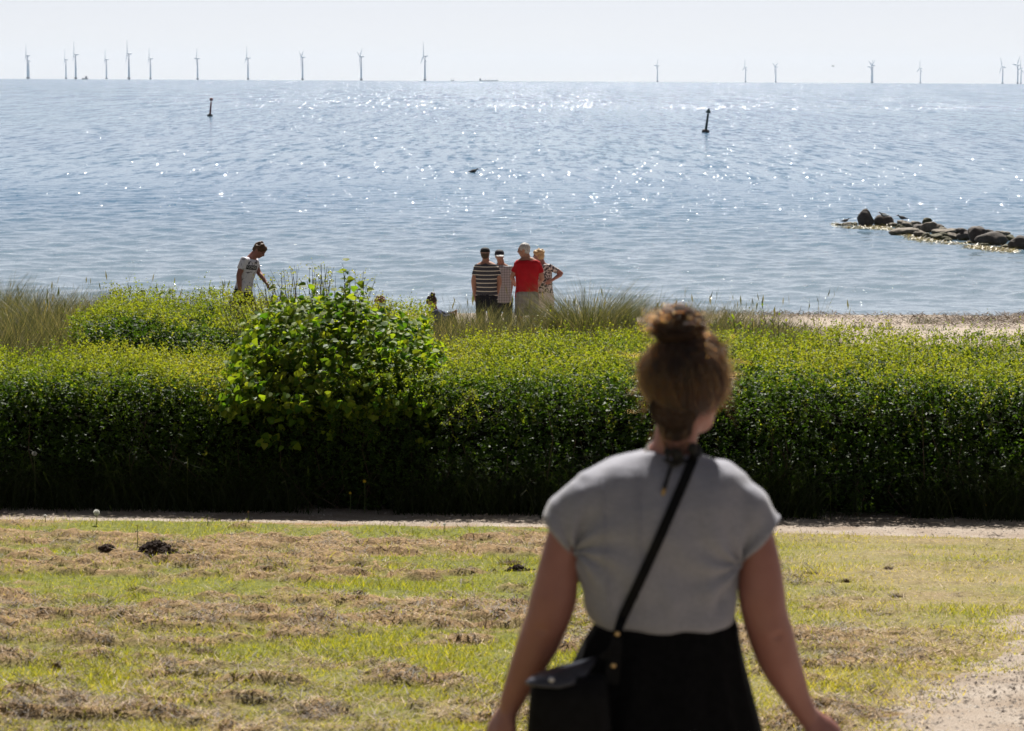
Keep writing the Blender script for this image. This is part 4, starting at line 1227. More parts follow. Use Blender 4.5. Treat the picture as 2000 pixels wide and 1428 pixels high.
# ------------------------------------------------------------------ woman in the foreground, seen from behind
def build_woman():
    D0 = 6.1; s = D0 / F
    g = gz(0, D0)
    c0 = at(1300, 1200, D0)
    root = empty('person', (c0.x, D0, g))
    tag(root, 'woman seen from behind with hair bun, grey short-sleeved top and black skirt', 'person')
    RL = root.location.copy()
    def W(px, py, dy=0.0):
        return at(px, py, D0 + dy) - RL
    X = Vector((1, 0, 0)); Y = Vector((0, 1, 0)); Z = Vector((0, 0, 1))
    # ---- body
    bm = bmesh.new()
    rings = []
    for py, l, r, d, dy in ((870, 1268, 1362, .044, .032), (900, 1240, 1372, .044, .040), (925, 1172, 1428, .058, .026), (960, 1137, 1460, .080, .008), (1040, 1132, 1450, .105, 0), (1150, 1148, 1425, .100, .01), (1225, 1172, 1425, .092, .01),
                            (1320, 1130, 1440, .115, 0), (1420, 1110, 1465, .125, 0), (1500, 1115, 1465, .12, 0)):
        c = W((l + r) / 2, py, dy); rings.append(superring(c, X, Y, (r - l) / 2 * s, d, 30, 2.3))
    loft(bm, rings)
    # neck and head (turned to her right-hand side of the view)
    hc = W(1343, 746, .035)
    limb(bm, [W(1312, 905, .030), W(1318, 860, .026), W(1330, 800, .03)], [.050, .047, .050], 18)
    fwd = Vector((math.sin(R(32)), math.cos(R(32)), -.06)).normalized()
    up = (Z + X * -.03).normalized()
    P, M3 = head_parts(bm, hc, fwd, up, 1.02)
    # arms
    for pts, rad, palm, ts in (
        ([(1152, 968, 0), (1117, 1015, -.003), (1094, 1099, -.012), (1082, 1165, -.015), (1070, 1208, -.012), (1050, 1258, 0), (1031, 1300, .012), (1010, 1345, .024), (997, 1378, .03)],
         [.040, .040, .045, .051, .049, .046, .040, .031, .0245], Vector((.8, .35, 0)), 1),
        ([(1438, 966, 0), (1466, 1020, -.003), (1482, 1099, -.012), (1487, 1158, -.015), (1495, 1205, -.015), (1507, 1245, -.008), (1520, 1285, .004), (1538, 1325, .016), (1558, 1366, .026), (1577, 1398, .032)],
         [.040, .040, .047, .052, .050, .050, .047, .040, .030, .024], Vector((-.8, .4, 0)), -1)):
        w = [W(*p) for p in pts]
        pp, rr = smooth_path(w, rad, 3)
        limb(bm, pp, rr, 20)
        d = (w[-1] - w[-2]).normalized()
        if ts == 1: d = (d + Vector((-.12, .02, -.05))).normalized()
        else: d = (d + Vector((.30, .05, .12))).normalized()
        hand(bm, w[-1] - d * .008, d, palm, ts, 1.0, .75)
    # legs down to the ground
    zf = -0.0
    for sx in (-1, 1):
        hip = W(1290 + sx * 85, 1440, 0); 
        kn = Vector((hip.x * .9, .02 * sx, .47)); an = Vector((hip.x * .85, -.02 + .10 * sx, .09))
        limb(bm, [hip, hip.lerp(kn, .5), kn, kn.lerp(an, .35) + Vector((0, -.02, 0)), an], [.088, .072, .054, .052, .036], 18)
        limb(bm, [an + Vector((0, -.035, -.05)), an + Vector((0, .06, -.058)), an + Vector((sx * .012, .15, -.066))], [.036, .034, .022], 14)
    creases = ((W(1514, 1232), .010, .0075), (W(1058, 1222), .012, .004), (W(1500, 1225), .03, -.003))
    def dimple(co):
        out = np.array([mnoise.noise(Vector((p[0] * 40, p[1] * 40, p[2] * 25))) * .0008 for p in co], np.float32)
        for c, r, d in creases:
            q = np.sqrt((co[:, 0] - c.x) ** 2 + ((co[:, 2] - c.z) * 1.6) ** 2); out -= np.where(co[:, 1] < c.y, d * np.exp(-(q / r) ** 2), 0)
        return out
    body = union('body', bm, .0065, SKIN_A, root, 5, dimple)
    # ---- top: body of the garment and cap sleeves as one cloth
    bm = bmesh.new(); rings = []
    for py, l, r, d, dy in ((886, 1224, 1376, .052, .030), (892, 1206, 1392, .060, .028), (905, 1158, 1430, .070, .020), (922, 1128, 1460, .082, .012), (945, 1116, 1474, .096, .006), (980, 1114, 1474, .112, .0), (1035, 1116, 1466, .122, -.003), (1100, 1118, 1447, .122, 0),
                            (1160, 1130, 1440, .119, .002), (1192, 1139, 1442, .122, .002), (1210, 1150, 1442, .120, .002), (1222, 1166, 1436, .108, .004), (1228, 1185, 1428, .095, .006)):
        c = W((l + r) / 2, py, dy); rings.append(superring(c, X, Y, (r - l) / 2 * s, d, 34, 2.35))
    loft(bm, rings)
    # cap sleeves: short flared tubes cut off at a slant
    for a, b, outer, inner in (((1150, 955), (1098, 1028), (1062, 1013), (1122, 1078)), ((1440, 958), (1492, 1040), (1535, 1006), (1436, 1100))):
        ca, cb = W(*a), W((outer[0] + inner[0]) / 2, (outer[1] + inner[1]) / 2)
        o, i = W(*outer), W(*inner)
        hv = (o - i) * .5; ax1 = hv.normalized(); rw = hv.length
        sa = (ca - cb).normalized()
        r0 = []; top_ax = (ax1 - sa * ax1.dot(sa)).normalized()
        rr = []
        for t, w, d in ((0, .040, .055), (.3, .053, .066), (.6, .060, .070), (.85, .6 * rw + .4 * .060, .071), (1.0, rw, .070)):
            c = ca.lerp(cb, t); axv = top_ax.lerp(ax1, t).normalized()
            rr.append(superring(c, axv, Y, w, d, 26, 2.2))
        loft(bm, rr)
    def wr(co):
        out = np.zeros(len(co), np.float32)
        zz = co[:, 2]; wz = W(1300, 1215).z
        arms_p = (W(1120, 1072), W(1442, 1092))
        low = np.clip(1 - np.abs(zz - wz - .05) / .10, 0, 1)
        for i, p in enumerate(co):
            v = Vector((p[0] * 9, p[1] * 9, p[2] * 3.2)); out[i] = mnoise.noise(v) * .0065 + mnoise.noise(Vector((p[0] * 24, p[1] * 24, p[2] * 10))) * .0022 * (1 + 1.6 * low[i]) + mnoise.noise(Vector((p[0] * 30, p[1] * 30, 3.0))) * .0035 * low[i]
            for ap in arms_p:
                dx, dz = p[0] - ap.x, p[2] - ap.z; q = math.hypot(dx, dz)
                out[i] += .0105 * math.exp(-q / .10) * math.sin(math.atan2(dz, dx) * 8 + q * 30 + 5 * v.y * .1)
            out[i] += .0040 * math.exp(-abs(zz[i] - wz - .06) / .035) * math.sin(p[0] * 95 + 4 * mnoise.noise(v))
            out[i] += .008 * mnoise.noise(Vector((p[0] * 16, p[1] * 4, p[2] * 2.0 + 7)))
        return out
    N = Nodes('grey_linen').set(.9, .15)
    a = N.noise(420, 2, vec=N.coord((1, 1, .12))); b = N.noise(420, 2, vec=N.coord((.12, .12, 1)))
    f = N.math('MULTIPLY', N.math('ADD', a, b), .5)
    N.color(N.ramp(f, [(.38, (.20, .202, .24)), (.62, (.255, .257, .30))])); N.bump(f, .35, .002)
    N.p.inputs['Sheen Weight'].default_value = .25
    top = union('top', bm, .0055, N.m, root, 12, wr)
    # vertical seams on the back
    bpy.context.view_layer.update()
    def cast(o, px, py, off=.003):
        me = o.data
        if not hasattr(cast, 'c'): cast.c = {}
        if o.name not in cast.c:
            vs = [v.co for v in me.vertices]; cast.c[o.name] = BVHTree.FromPolygons(vs, [tuple(p.vertices) for p in me.polygons])
        d = ray(px, py); h = cast.c[o.name].ray_cast(EYE - RL, d)
        if h[0] is None: return None
        return h[0] - d * off
    def ribbon(name, pts, hw, m, parent, th=.0016):
        bm = bmesh.new(); rr = []
        vd = Vector((0, -1, 0))
        for i, p in enumerate(pts):
            t = (pts[min(i + 1, len(pts) - 1)] - pts[max(i - 1, 0)]).normalized(); sd = t.cross(vd).normalized()
            w = hw if not isinstance(hw, (list, tuple)) else hw[i]
            rr.append([p + sd * w + vd * th, p - sd * w + vd * th, p - sd * w - vd * th, p + sd * w - vd * th])
        loft(bm, rr); return bm_obj(name, bm, m, parent)
    for x0, x1, y0, y1 in ((1176, 1190, 930, 1195), (1246, 1252, 915, 1200)):
        pts = [cast(top, x0 + (x1 - x0) * t, y0 + (y1 - y0) * t, .0012) for t in np.linspace(0, 1, 22)]
        ribbon('seam', [p for p in pts if p], .0028, N.m, top, .0016)
    # ---- skirt
    bm = bmesh.new(); rings = []; nseg = 72
    for j, (py, l, r, d) in enumerate(((1198, 1172, 1436, .100), (1216, 1163, 1442, .110), (1222, 1158, 1444, .113), (1250, 1141, 1447, .122), (1290, 1122, 1453, .136), (1345, 1098, 1466, .150), (1428, 1075, 1487, .165), (1560, 1040, 1515, .185), (1700, 1010, 1540, .20), (1800, 1000, 1555, .205))):
        c = W((l + r) / 2, py, .002); rg = superring(c, X, Y, (r - l) / 2 * s, d, nseg, 2.2)
        pl = .010 * sstep(1, 7, j)
        rg = [p + (p - c).normalized() * float(pl) * math.sin(k * 2 * math.pi / nseg * 13 + .6 * math.sin(k * .5)) for k, p in enumerate(rg)]
        rings.append(rg)
    loft(bm, rings)
    black = mat('black_cloth', (.003, .003, .0035), (.006, .006, .007), 60, .9, .06, .2, .003)
    bm_obj('skirt', bm, black, root, True)
    # ---- hair
    N = Nodes('hair_mass').set(.85, .1)
    N.color(N.ramp(N.noise(26, 4, vec=N.coord((1, 1, .25))), [(.3, (.012, .007, .005)), (.7, (.036, .020, .013))]))
    bm = bmesh.new()
    hM = M3
    scalp_c = hc + (up * .018 - fwd * .014) + X * .006
    ball(bm, scalp_c, .086, .104, .088, hM, 24)
    ball(bm, W(1318, 790, -.012), .058, .050, .060, None, 16)
    nape = W(1320, 832, .004); ball(bm, nape, .040, .036, .045, None, 14)
    bun = W(1319, 634, -.005)
    for px, py, dy, rx, rz in ((1322, 640, 0, .046, .036), (1300, 632, .0, .030, .030), (1352, 634, .0, .030, .032), (1328, 614, -.005, .028, .022), (1318, 655, -.02, .044, .022), (1290, 640, .005, .024, .026)):
        ball(bm, W(px, py, dy), rx, .036, rz, None, 14)
    limb(bm, [W(1324, 690, .0), W(1324, 655, .0)], [.046, .034], 14)
    hair = union('hair', bm, .006, N.m, root, 4)
    # strands: pulled from the hairline up to the bun, some loose
    Nh = bpy.data.materials.new('hair_strand'); Nh.use_nodes = True
    nt = Nh.node_tree; nt.nodes.remove(nt.nodes['Principled BSDF'])
    ph = nt.nodes.new('ShaderNodeBsdfHairPrincipled'); ph.parametrization = 'MELANIN'
    ph.inputs['Melanin'].default_value = .70; ph.inputs['Melanin Redness'].default_value = .22; ph.inputs['Roughness'].default_value = .35; ph.inputs['Radial Roughness'].default_value = .4
    ph.inputs['Random Color'].default_value = .5
    nt.links.new(ph.outputs[0], nt.nodes['Material Output'].inputs['Surface'])
    rng = np.random.default_rng(61)
    Minv = hM.transposed()
    ell = Vector((.086, .104, .087))
    def surf(dirv, k):
        l = Minv @ dirv; l = Vector((l.x * ell.x, l.y * ell.y, l.z * ell.z)) * k
        return scalp_c + hM @ l
    bdir = (W(1322, 662, -.01) - scalp_c).normalized()
    strands = []; rad = []
    def add(pts, r): strands.append(pts); rad.append(r)
    for k in range(3400):
        a = rng.uniform(0, 2 * math.pi); el = rng.uniform(-1.3, -.05)
        # roots round the hairline: low at the back, higher at the face
        dv = Vector((math.cos(a) * math.cos(el), math.sin(a) * math.cos(el), math.sin(el)))
        if dv.dot(fwd) > .35: dv.z = abs(dv.z) * .6 + .35; dv.normalize()
        loose = rng.random() < .20
        lift = rng.uniform(.0, .035) if not loose else rng.uniform(.03, .09)
        e = (bdir + Vector(rng.normal(0, .16, 3))).normalized()
        pts = []; n = 9; wob = Vector(rng.normal(0, .006, 3))
        stop = 1.0
        for i in range(n):
            t = i / (n - 1) * stop
            v = dv.lerp(e, t).normalized()
            pts.append(surf(v, 1.0 + lift * math.sin(math.pi * min(t * 1.15, 1)) + .012) + wob * math.sin(t * 5))
        add(pts, rng.uniform(.00035, .0008))
    for k in range(900):       # drawn up from the nape
        py_ = rng.uniform(800, 888); hw_ = 38 - max(0, py_ - 835) * .35; sx_ = 1320 + rng.uniform(-hw_, hw_); st = cast(hair, sx_, py_, .0015) or cast(body, sx_, py_, .0015) or W(sx_, py_, -.04)
        e = (bdir + Vector(rng.normal(0, .12, 3))).normalized(); d0 = (st - scalp_c).normalized(); en = surf(e, 1.02)
        pts = []
        for i in range(9):
            t = i / 8; q = surf(d0.lerp(e, t).normalized(), 1.02 + .02 * rng.random())
            pts.append(st.lerp(q, min(1, t * 2.2)))
        add(pts, rng.uniform(.0004, .0008))
    for k in range(420):       # fine loose hairs standing off the head, both ends caught
        a = rng.uniform(0, 2 * math.pi); el = rng.uniform(-.9, .5)
        d0 = Vector((math.cos(a) * math.cos(el), math.sin(a) * math.cos(el), math.sin(el)))
        d1 = (d0 + Vector(rng.normal(0, .45, 3)) + bdir * .5).normalized(); h = rng.uniform(.05, .17); wob = Vector(rng.normal(0, .004, 3))
        add([surf(d0.lerp(d1, t).normalized(), 1.02 + h * math.sin(math.pi * t)) + wob * math.sin(t * 9) for t in np.linspace(0, 1, 9)], rng.uniform(.0002, .0004))
    for k in range(1100):      # strands wound round the bun
        c = bun + Vector((rng.normal(0, .016), rng.normal(0, .010), rng.normal(0, .010)))
        r1 = rng.uniform(.018, .038); ph0 = rng.uniform(0, 6.28); tilt = rng.normal(0, .6)
        q = Quaternion(Vector((rng.normal(0, 1), rng.normal(0, 1), rng.normal(0, .3))).normalized(), tilt)
        pts = []
        for i in range(9):
            t = ph0 + i / 8 * rng.uniform(1.6, 3.4)
            v = q @ Vector((math.cos(t) * r1 * 1.05, math.sin(t) * r1 * .75, math.sin(t * 1.0 + k) * .012))
            pts.append(c + v + Vector((0, 0, rng.normal(0, .002))))
        add(pts, rng.uniform(.0004, .0009))
    for k in range(260):       # flyaway ends around the head and nape
        side = rng.random()
        if side < .30: st = W(rng.uniform(1252, 1266), rng.uniform(690, 800), rng.uniform(-.01, .05)); dr = Vector((-.45, rng.normal(0, .4), rng.normal(-.1, .9)))
        elif side < .52: st = W(rng.uniform(1408, 1424), rng.uniform(670, 790), rng.uniform(-.02, .05)); dr = Vector((.4, rng.normal(0, .4), rng.normal(-.1, .9)))
        elif side < .75: st = W(rng.uniform(1268, 1345), rng.uniform(820, 862), -.03); dr = Vector((rng.normal(-.2, .4), -.25, -1))
        else: st = W(rng.uniform(1275, 1372), rng.uniform(610, 660), rng.uniform(-.03, .03)); dr = Vector((rng.normal(0, .8), rng.normal(0, .4), rng.normal(.5, .5)))
        L = rng.uniform(.015, .05); dr.normalize(); cu = Vector(rng.normal(0, .5, 3))
        add([st + dr * L * t + cu * L * t * t * .8 for t in np.linspace(-.25, 1, 9)], rng.uniform(.00025, .0005))
    hcv = bpy.data.hair_curves.new('hair_strands')
    hcv.add_curves([9] * len(strands))
    hcv.attributes['position'].data.foreach_set('vector', np.array([p[:] for st in strands for p in st], np.float32).ravel())
    ra = hcv.attributes.get('radius') or hcv.attributes.new('radius', 'FLOAT', 'POINT')
    taper = np.concatenate([np.linspace(1, .75, 7), [.55, .25]])
    ra.data.foreach_set('value', (np.array(rad)[:, None] * taper[None]).astype(np.float32).ravel())
    hcv.materials.append(Nh)
    ho = bpy.data.objects.new('hair_strands', hcv); link(ho, root); tag(ho, kind='stuff')
    # hair tie and hair pin
    blackr = mat('black_cord', (.008, .008, .008), rough=.7)
    bm = bmesh.new()
    cen = W(1322, 668, -.004); tube(bm, [cen + Vector((math.cos(t) * .034, math.sin(t) * .032, 0)) for t in np.linspace(0, 6.28, 25)], [.005] * 25, 8); bm_obj('hair_tie', bm, N.m, root, True)
    # black cord tied at the nape
    bm = bmesh.new()
    kn = W(1322, 888, -.062)
    ringp = [W(1316, 880, .018) + Vector((math.cos(t) * .058, math.sin(t) * .058, .018 * math.sin(t))) for t in np.linspace(0, 2 * math.pi, 33)]
    tube(bm, ringp, [.0042] * 33, 8)
    for c, rx in ((kn, .013), (W(1353, 876, -.05), .012), (W(1304, 883, -.056), .009)): ball(bm, c, rx, .010, rx * 1.1, None, 10)
    tube(bm, [kn + Vector((math.cos(t) * .016 - .004, -.005, math.sin(t) * .016 - .006)) for t in np.linspace(0, 6.28, 17)], [.004] * 17, 6)
    tails = [kn] + [p for p in (cast(top, 1313, 905, .006), cast(top, 1306, 925, .005), cast(top, 1300, 945, .005), cast(top, 1297, 956, .005)) if p]
    tube(bm, tails, [.0042] * len(tails), 6)
    bm_obj('necklace_cord', bm, blackr, root, True)
    if len(tails) > 1:
        brass = mat('brass', (.28, .19, .08), rough=.35, metal=1.0)
        bm = bmesh.new(); limb(bm, [tails[-1], tails[-1] + Vector((-.003, 0, -.012))], [.0042, .0042], 8); bm_obj('cord_tip', bm, brass, root)
    # ---- shoulder bag: a thing of its own
    bag = empty('shoulder_bag', (RL.x + W(1110, 1340).x, D0 - .14, RL.z + W(1110, 1340).z))
    tag(bag, 'black leather shoulder bag with curved flap hanging at the woman\'s left hip', 'bag')
    BL = bag.location - RL
    leather = mat('black_leather', (.003, .003, .0035), (.006, .006, .007), 45, .7, .1, .25, .002)
    flapm = mat('black_leather_sheen', (.022, .022, .030), (.040, .040, .052), 45, .38, .5, .25, .002)  # highlight on top of the flap is put into this greyer colour
    brass = mat('brass_stud', (.60, .42, .20), rough=.3, metal=1.0); steel = mat('pale_stud', (.5, .5, .52), rough=.3, metal=1.0)
    dy = -.165
    def Q(px, py, d=dy): return W(px, py, d) - BL
    bm = bmesh.new(); rr = []
    for py, l, r, d in ((1318, 1045, 1180, .020), (1326, 1036, 1186, .034), (1360, 1032, 1192, .046), (1430, 1026, 1197, .050), (1500, 1030, 1195, .048), (1530, 1045, 1180, .036)):
        c = Q((l + r) / 2, py); rr.append(superring(c, X, Y, (r - l) / 2 * s * .965, d, 26, 3.2))
    loft(bm, rr); bm_obj('bag_body', bm, leather, bag, True)
    # flap: a thick curved tongue folding over the top towards the camera
    prof_top = [(1098, 1297), (1140, 1291), (1172, 1287)]
    outl = [(1026, 1332, -.03), (1040, 1320, 0), (1062, 1309, .02), (1098, 1298, .045), (1135, 1290, .05), (1168, 1281, .05), (1160, 1297, .02), (1144, 1318, -.01), (1124, 1334, -.035), (1092, 1342, -.055), (1060, 1340, -.055), (1036, 1337, -.045)]
    bm = bmesh.new(); cen = Q(1090, 1318, dy - .02)
    topv = [bm.verts.new(Q(px, py, dy + d)) for px, py, d in outl]; botv = [bm.verts.new(Q(px, py, dy + d) + Vector((0, .004, -.0045))) for px, py, d in outl]
    ct = bm.verts.new(cen + Vector((0, 0, .006))); cb = bm.verts.new(cen + Vector((0, .004, .001)))
    n = len(topv)
    for i in range(n):
        j = (i + 1) % n
        bm.faces.new((topv[i], topv[j], ct)); bm.faces.new((botv[j], botv[i], cb)); bm.faces.new((topv[i], botv[i], botv[j], topv[j]))
    bmesh.ops.subdivide_edges(bm, edges=bm.edges[:], cuts=1, smooth=.6, use_grid_fill=True)
    bmesh.ops.recalc_face_normals(bm, faces=bm.faces[:])
    bm_obj('flap', bm, flapm, bag, True)
    def stud(px, py, d, r, m):
        bm = bmesh.new(); p = Q(px, py, d); ball(bm, p, r, r * .6, r, None, 12); bm_obj('stud', bm, m, bag, True)
    stud(1077, 1328, dy - .046, .0062, steel)
    # strap lies on the back of the top, then hangs to the side of the bag
    sp = []
    for t in np.linspace(0, 1, 40):
        px = 1354 + (1216 - 1354) * t; py = 897 + (1206 - 897) * t + 6 * math.sin(math.pi * t)
        h = cast(top, px, py, .0045)
        if h: sp.append(h - BL)
    tail = [Q(1210, 1222, -.128), Q(1206, 1238, -.142), Q(1203, 1268, -.150), Q(1199, 1300, -.155), Q(1194, 1335, -.158)]
    front = [W(1356, 890, -.035) - BL, W(1362, 882, .01) - BL, W(1366, 895, .07) - BL, W(1340, 960, .13) - BL]
    rib = front[::-1] + sp
    ribbon('strap', rib, .0105, leather, bag, .002)
    ribbon('strap_end', [sp[-1]] + tail, [.0105, .0095, .010, .013, .015, .016], leather, bag, .0025)
    ribbon('strap_fork', [Q(1206, 1245, -.145), Q(1192, 1272, -.155), Q(1175, 1286, -.15)], [.006, .006, .007], leather, bag, .002)
    stud(1205.5, 1238, -.148, .0052, brass); stud(1198, 1300, -.161, .0052, brass)
    return root
build_woman()
# ------------------------------------------------------------------ people on the beach
def cloth_union_wr(a):
    def f(co):
        return np.array([mnoise.noise(Vector((p[0] * 9, p[1] * 9, p[2] * 5))) * a for p in co], np.float32)
    return f

def figure(label, D, ground, J, face, look, k=1.0, girth=1.0, belly=0.0, skin=SKIN_A, shirt=None, hem=None, sleeve=.55, legs='long', leg_m=None, leg_hem=None, hair_m=None, hair='short', cap=None, feet=None, voxel=.012, skirt_m=None):
    """One person from joints given as photo pixels at distance D. face: direction of the chest (x, y); look: direction of the face."""
    S = D / F
    hx = at(J['hip'][0], 600, D).x
    root = empty('person', (hx, D, ground)); RL = root.location.copy()
    tag(root, label, 'person')
    def W(q): return at(q[0], q[1], D + (q[2] if len(q) > 2 else 0)) - RL
    fw = Vector((face[0], face[1], 0)).normalized(); ax = Vector((fw.y, -fw.x, 0))      # ax: to the person's right
    hip, neck, head = W(J['hip']), W(J['neck']), W(J['head'])
    Z = Vector((0, 0, 1))
    def torso(bm, infl, z0, z1):
        rings = []
        prof = [(-.14, .155, .100), (0, .172, .118), (.14, .165, .112), (.32, .152, .104 + .03 * belly), (.52, .164, .112 + .02 * belly), (.72, .182, .118), (.86, .186, .105), (.94, .150, .085), (1.0, .080, .066)]
        for t, w, d in prof:
            if t < z0 - 1e-6 or t > z1 + 1e-6: continue
            c = hip + (neck - hip) * t + fw * (.035 * belly * math.exp(-((t - .25) / .25) ** 2))
            rings.append(superring(c, ax, fw, w * k * girth + infl, d * k * girth + infl, 24, 2.3))
        loft(bm, rings)
    bm = bmesh.new(); torso(bm, 0, -.14, 1.0)
    limb(bm, [neck - Z * .03 * k, neck.lerp(head, .45), head - Z * .03 * k], [.072 * k, .062 * k, .060 * k], 12)
    lk = Vector(look).normalized(); up = (Z - lk * Z.dot(lk)).normalized()
    P, M3 = head_parts(bm, head, lk, up, k * 1.0)
    arms = {}
    for sd in ('L', 'R'):
        sh, el, wr = W(J['sh' + sd]), W(J['el' + sd]), W(J['wr' + sd])
        arms[sd] = (sh, el, wr)
        pp, rr = smooth_path([sh, sh.lerp(el, .5), el, el.lerp(wr, .4), wr], [.052 * k, .048 * k, .041 * k, .040 * k, .027 * k], 2)
        limb(bm, pp, rr, 12)
        d = (wr - el).normalized()
        inward = (hip - wr); inward.z = 0
        inward = inward - d * inward.dot(d)
        hand(bm, wr, d, inward.normalized() if inward.length > .01 else fw, 1 if sd == 'L' else -1, k, .6)
    lg = {}
    for sg, sd in ((-1, 'L'), (1, 'R')):
        h = hip + ax * sg * .092 * k - Z * .03 * k
        if feet:
            kn, an = W(feet['kn' + sd]), W(feet['an' + sd])
        else:
            an = Vector((h.x, h.y, .085)) + ax * sg * .03 + fw * (.05 if sd == 'L' else -.04)
            kn = h.lerp(an, .47) + fw * .03
        lg[sd] = (h, kn, an)
        limb(bm, [h, h.lerp(kn, .5), kn, kn.lerp(an, .35) - fw * .015, an], [.090 * k * girth, .075 * k, .056 * k, .055 * k, .038 * k], 12)
        limb(bm, [an - fw * .04 - Z * .045, an + fw * .07 - Z * .05, an + fw * .16 - Z * .06], [.038, .036, .024], 10)
    union('body', bm, voxel, skin, root, 3)
    # eyes
    for s in (-1, 1):
        b = bmesh.new(); ball(b, P(.031 * s, .083, .012), .011 * k, .008 * k, .008 * k, M3, 10); bm_obj('eye', b, EYE_M, root, True)
    # shirt
    bm = bmesh.new()
    zt = -.14 if hem is None else hem
    torso(bm, .014, zt, .94)
    c = hip + (neck - hip) * .97; 
    limb(bm, [hip + (neck - hip) * .90, c], [.125 * k, .082 * k], 16, False, False)
    for sd in ('L', 'R'):
        sh, el, wr = arms[sd]
        e = sh.lerp(el, min(sleeve, 1.0)) if sleeve <= 1 else el.lerp(wr, sleeve - 1)
        inn = hip + (neck - hip) * .86; inn = inn + (sh - inn) * .55
        chain = [inn, sh + Z * .004, sh.lerp(e, .5), e] if sleeve <= 1 else [inn, sh, el, e]
        limb(bm, chain, [.072 * k, .066 * k, .060 * k, .060 * k] if sleeve <= 1 else [.075 * k, .070 * k, .060 * k, .042 * k], 14, True, False)
    sh_o = union('shirt', bm, voxel, shirt, root, 2, cloth_union_wr(.010))
    # trousers, shorts
    bm = bmesh.new(); rings = []
    torso_r = [(-.22, .150, .110), (-.10, .168, .116), (0, .176, .122), (.12, .170, .118), (.17, .158, .112)]
    rings = [superring(hip + (neck - hip) * t, ax, fw, w * k * girth + .006, d * k * girth + .006, 24, 2.3) for t, w, d in torso_r]
    loft(bm, rings)
    for sd in ('L', 'R'):
        h, kn, an = lg[sd]
        if legs == 'long':
            limb(bm, [h + Z * .02, h.lerp(kn, .5), kn, kn.lerp(an, .5), an + Z * .01], [.100 * k * girth, .092 * k, .077 * k, .072 * k, .070 * k], 14, True, False)
        else:
            limb(bm, [h + Z * .02, h.lerp(kn, .5), h.lerp(kn, leg_hem or .95)], [.105 * k * girth, .102 * k, .100 * k], 14, True, False)
    union('trousers' if legs == 'long' else 'shorts', bm, voxel, leg_m, root, 2, cloth_union_wr(.007))
    # shoes
    shoe = mat('shoe', (.05, .045, .04), rough=.7)
    for sd in ('L', 'R'):
        h, kn, an = lg[sd]; b = bmesh.new()
        limb(b, [an - fw * .045 - Z * .042, an + fw * .07 - Z * .046, an + fw * .165 - Z * .054], [.044, .042, .031], 12); bm_obj('shoe', b, shoe, root, True)
    # hair
    rng = np.random.default_rng(int(J['head'][0]))
    if hair_m:
        b = bmesh.new()
        ball(b, P(0, -.018, .036), .081 * k, .098 * k, .088 * k, M3, 16)
        ball(b, P(0, -.052, -.018), .070 * k, .054 * k, .060 * k, M3, 14)
        if hair == 'curly': ball(b, P(0, -.035, -.012), .084 * k, .080 * k, .085 * k, M3, 14)
        if hair in ('mop', 'curly'):
            ball(b, P(0, .045, .066), .070 * k, .055 * k, .045 * k, M3, 14)
            for q in range(26 if hair == 'curly' else 12):
                v = Vector(rng.normal(0, 1, 3)); v.z = abs(v.z) * .8; v.normalize()
                if v.y > .6 and v.z < .4: continue
                ball(b, P(v.x * .078, v.y * .092 - .018, v.z * .088 + .034), .026 * k, .026 * k, .022 * k, M3, 8)
        if hair == 'bun':
            ball(b, P(.0, -.055, .135), .042 * k, .042 * k, .034 * k, M3, 12); ball(b, P(.012, -.035, .15), .028 * k, .03 * k, .022 * k, M3, 10)
            limb(b, [P(0, -.03, .09), P(0, -.05, .135)], [.045 * k, .035 * k], 10)
        def rough(co): return np.array([mnoise.noise(Vector((p[0] * 45, p[1] * 45, p[2] * 22))) * .006 for p in co], np.float32)
        union('hair', b, .008, hair_m, root, 2, rough)
    if cap:
        b = bmesh.new(); rr = []
        for z, r in ((.028, 1.0), (.055, 1.0), (.085, .93), (.108, .74), (.122, .42), (.126, .1)):
            rr.append([P(.087 * r * math.cos(t), -.012 + .104 * r * math.sin(t), z) for t in [2 * math.pi * q / 20 for q in range(20)]])
        loft(b, rr); bm_obj('cap', b, cap[0], root, True)
        b = bmesh.new(); rr = []
        for y, w, z in ((.07, .070, .040), (.11, .066, .034), (.145, .050, .024), (.16, .025, .018)):
            rr.append([P(-w, y, z), P(0, y + .012, z + .012), P(w, y, z), P(w, y, z - .005), P(0, y + .012, z + .006), P(-w, y, z - .005)])
        loft(b, rr); bm_obj('cap_peak', b, cap[1], root)
        b = bmesh.new(); tube(b, [P(.085 * math.cos(t), -.012 + .102 * math.sin(t), .030) for t in np.linspace(0, 6.28, 25)], [.006 * k] * 25, 6); bm_obj('cap_band', b, cap[2] if len(cap) > 2 else cap[0], root)
    return root, sh_o, RL

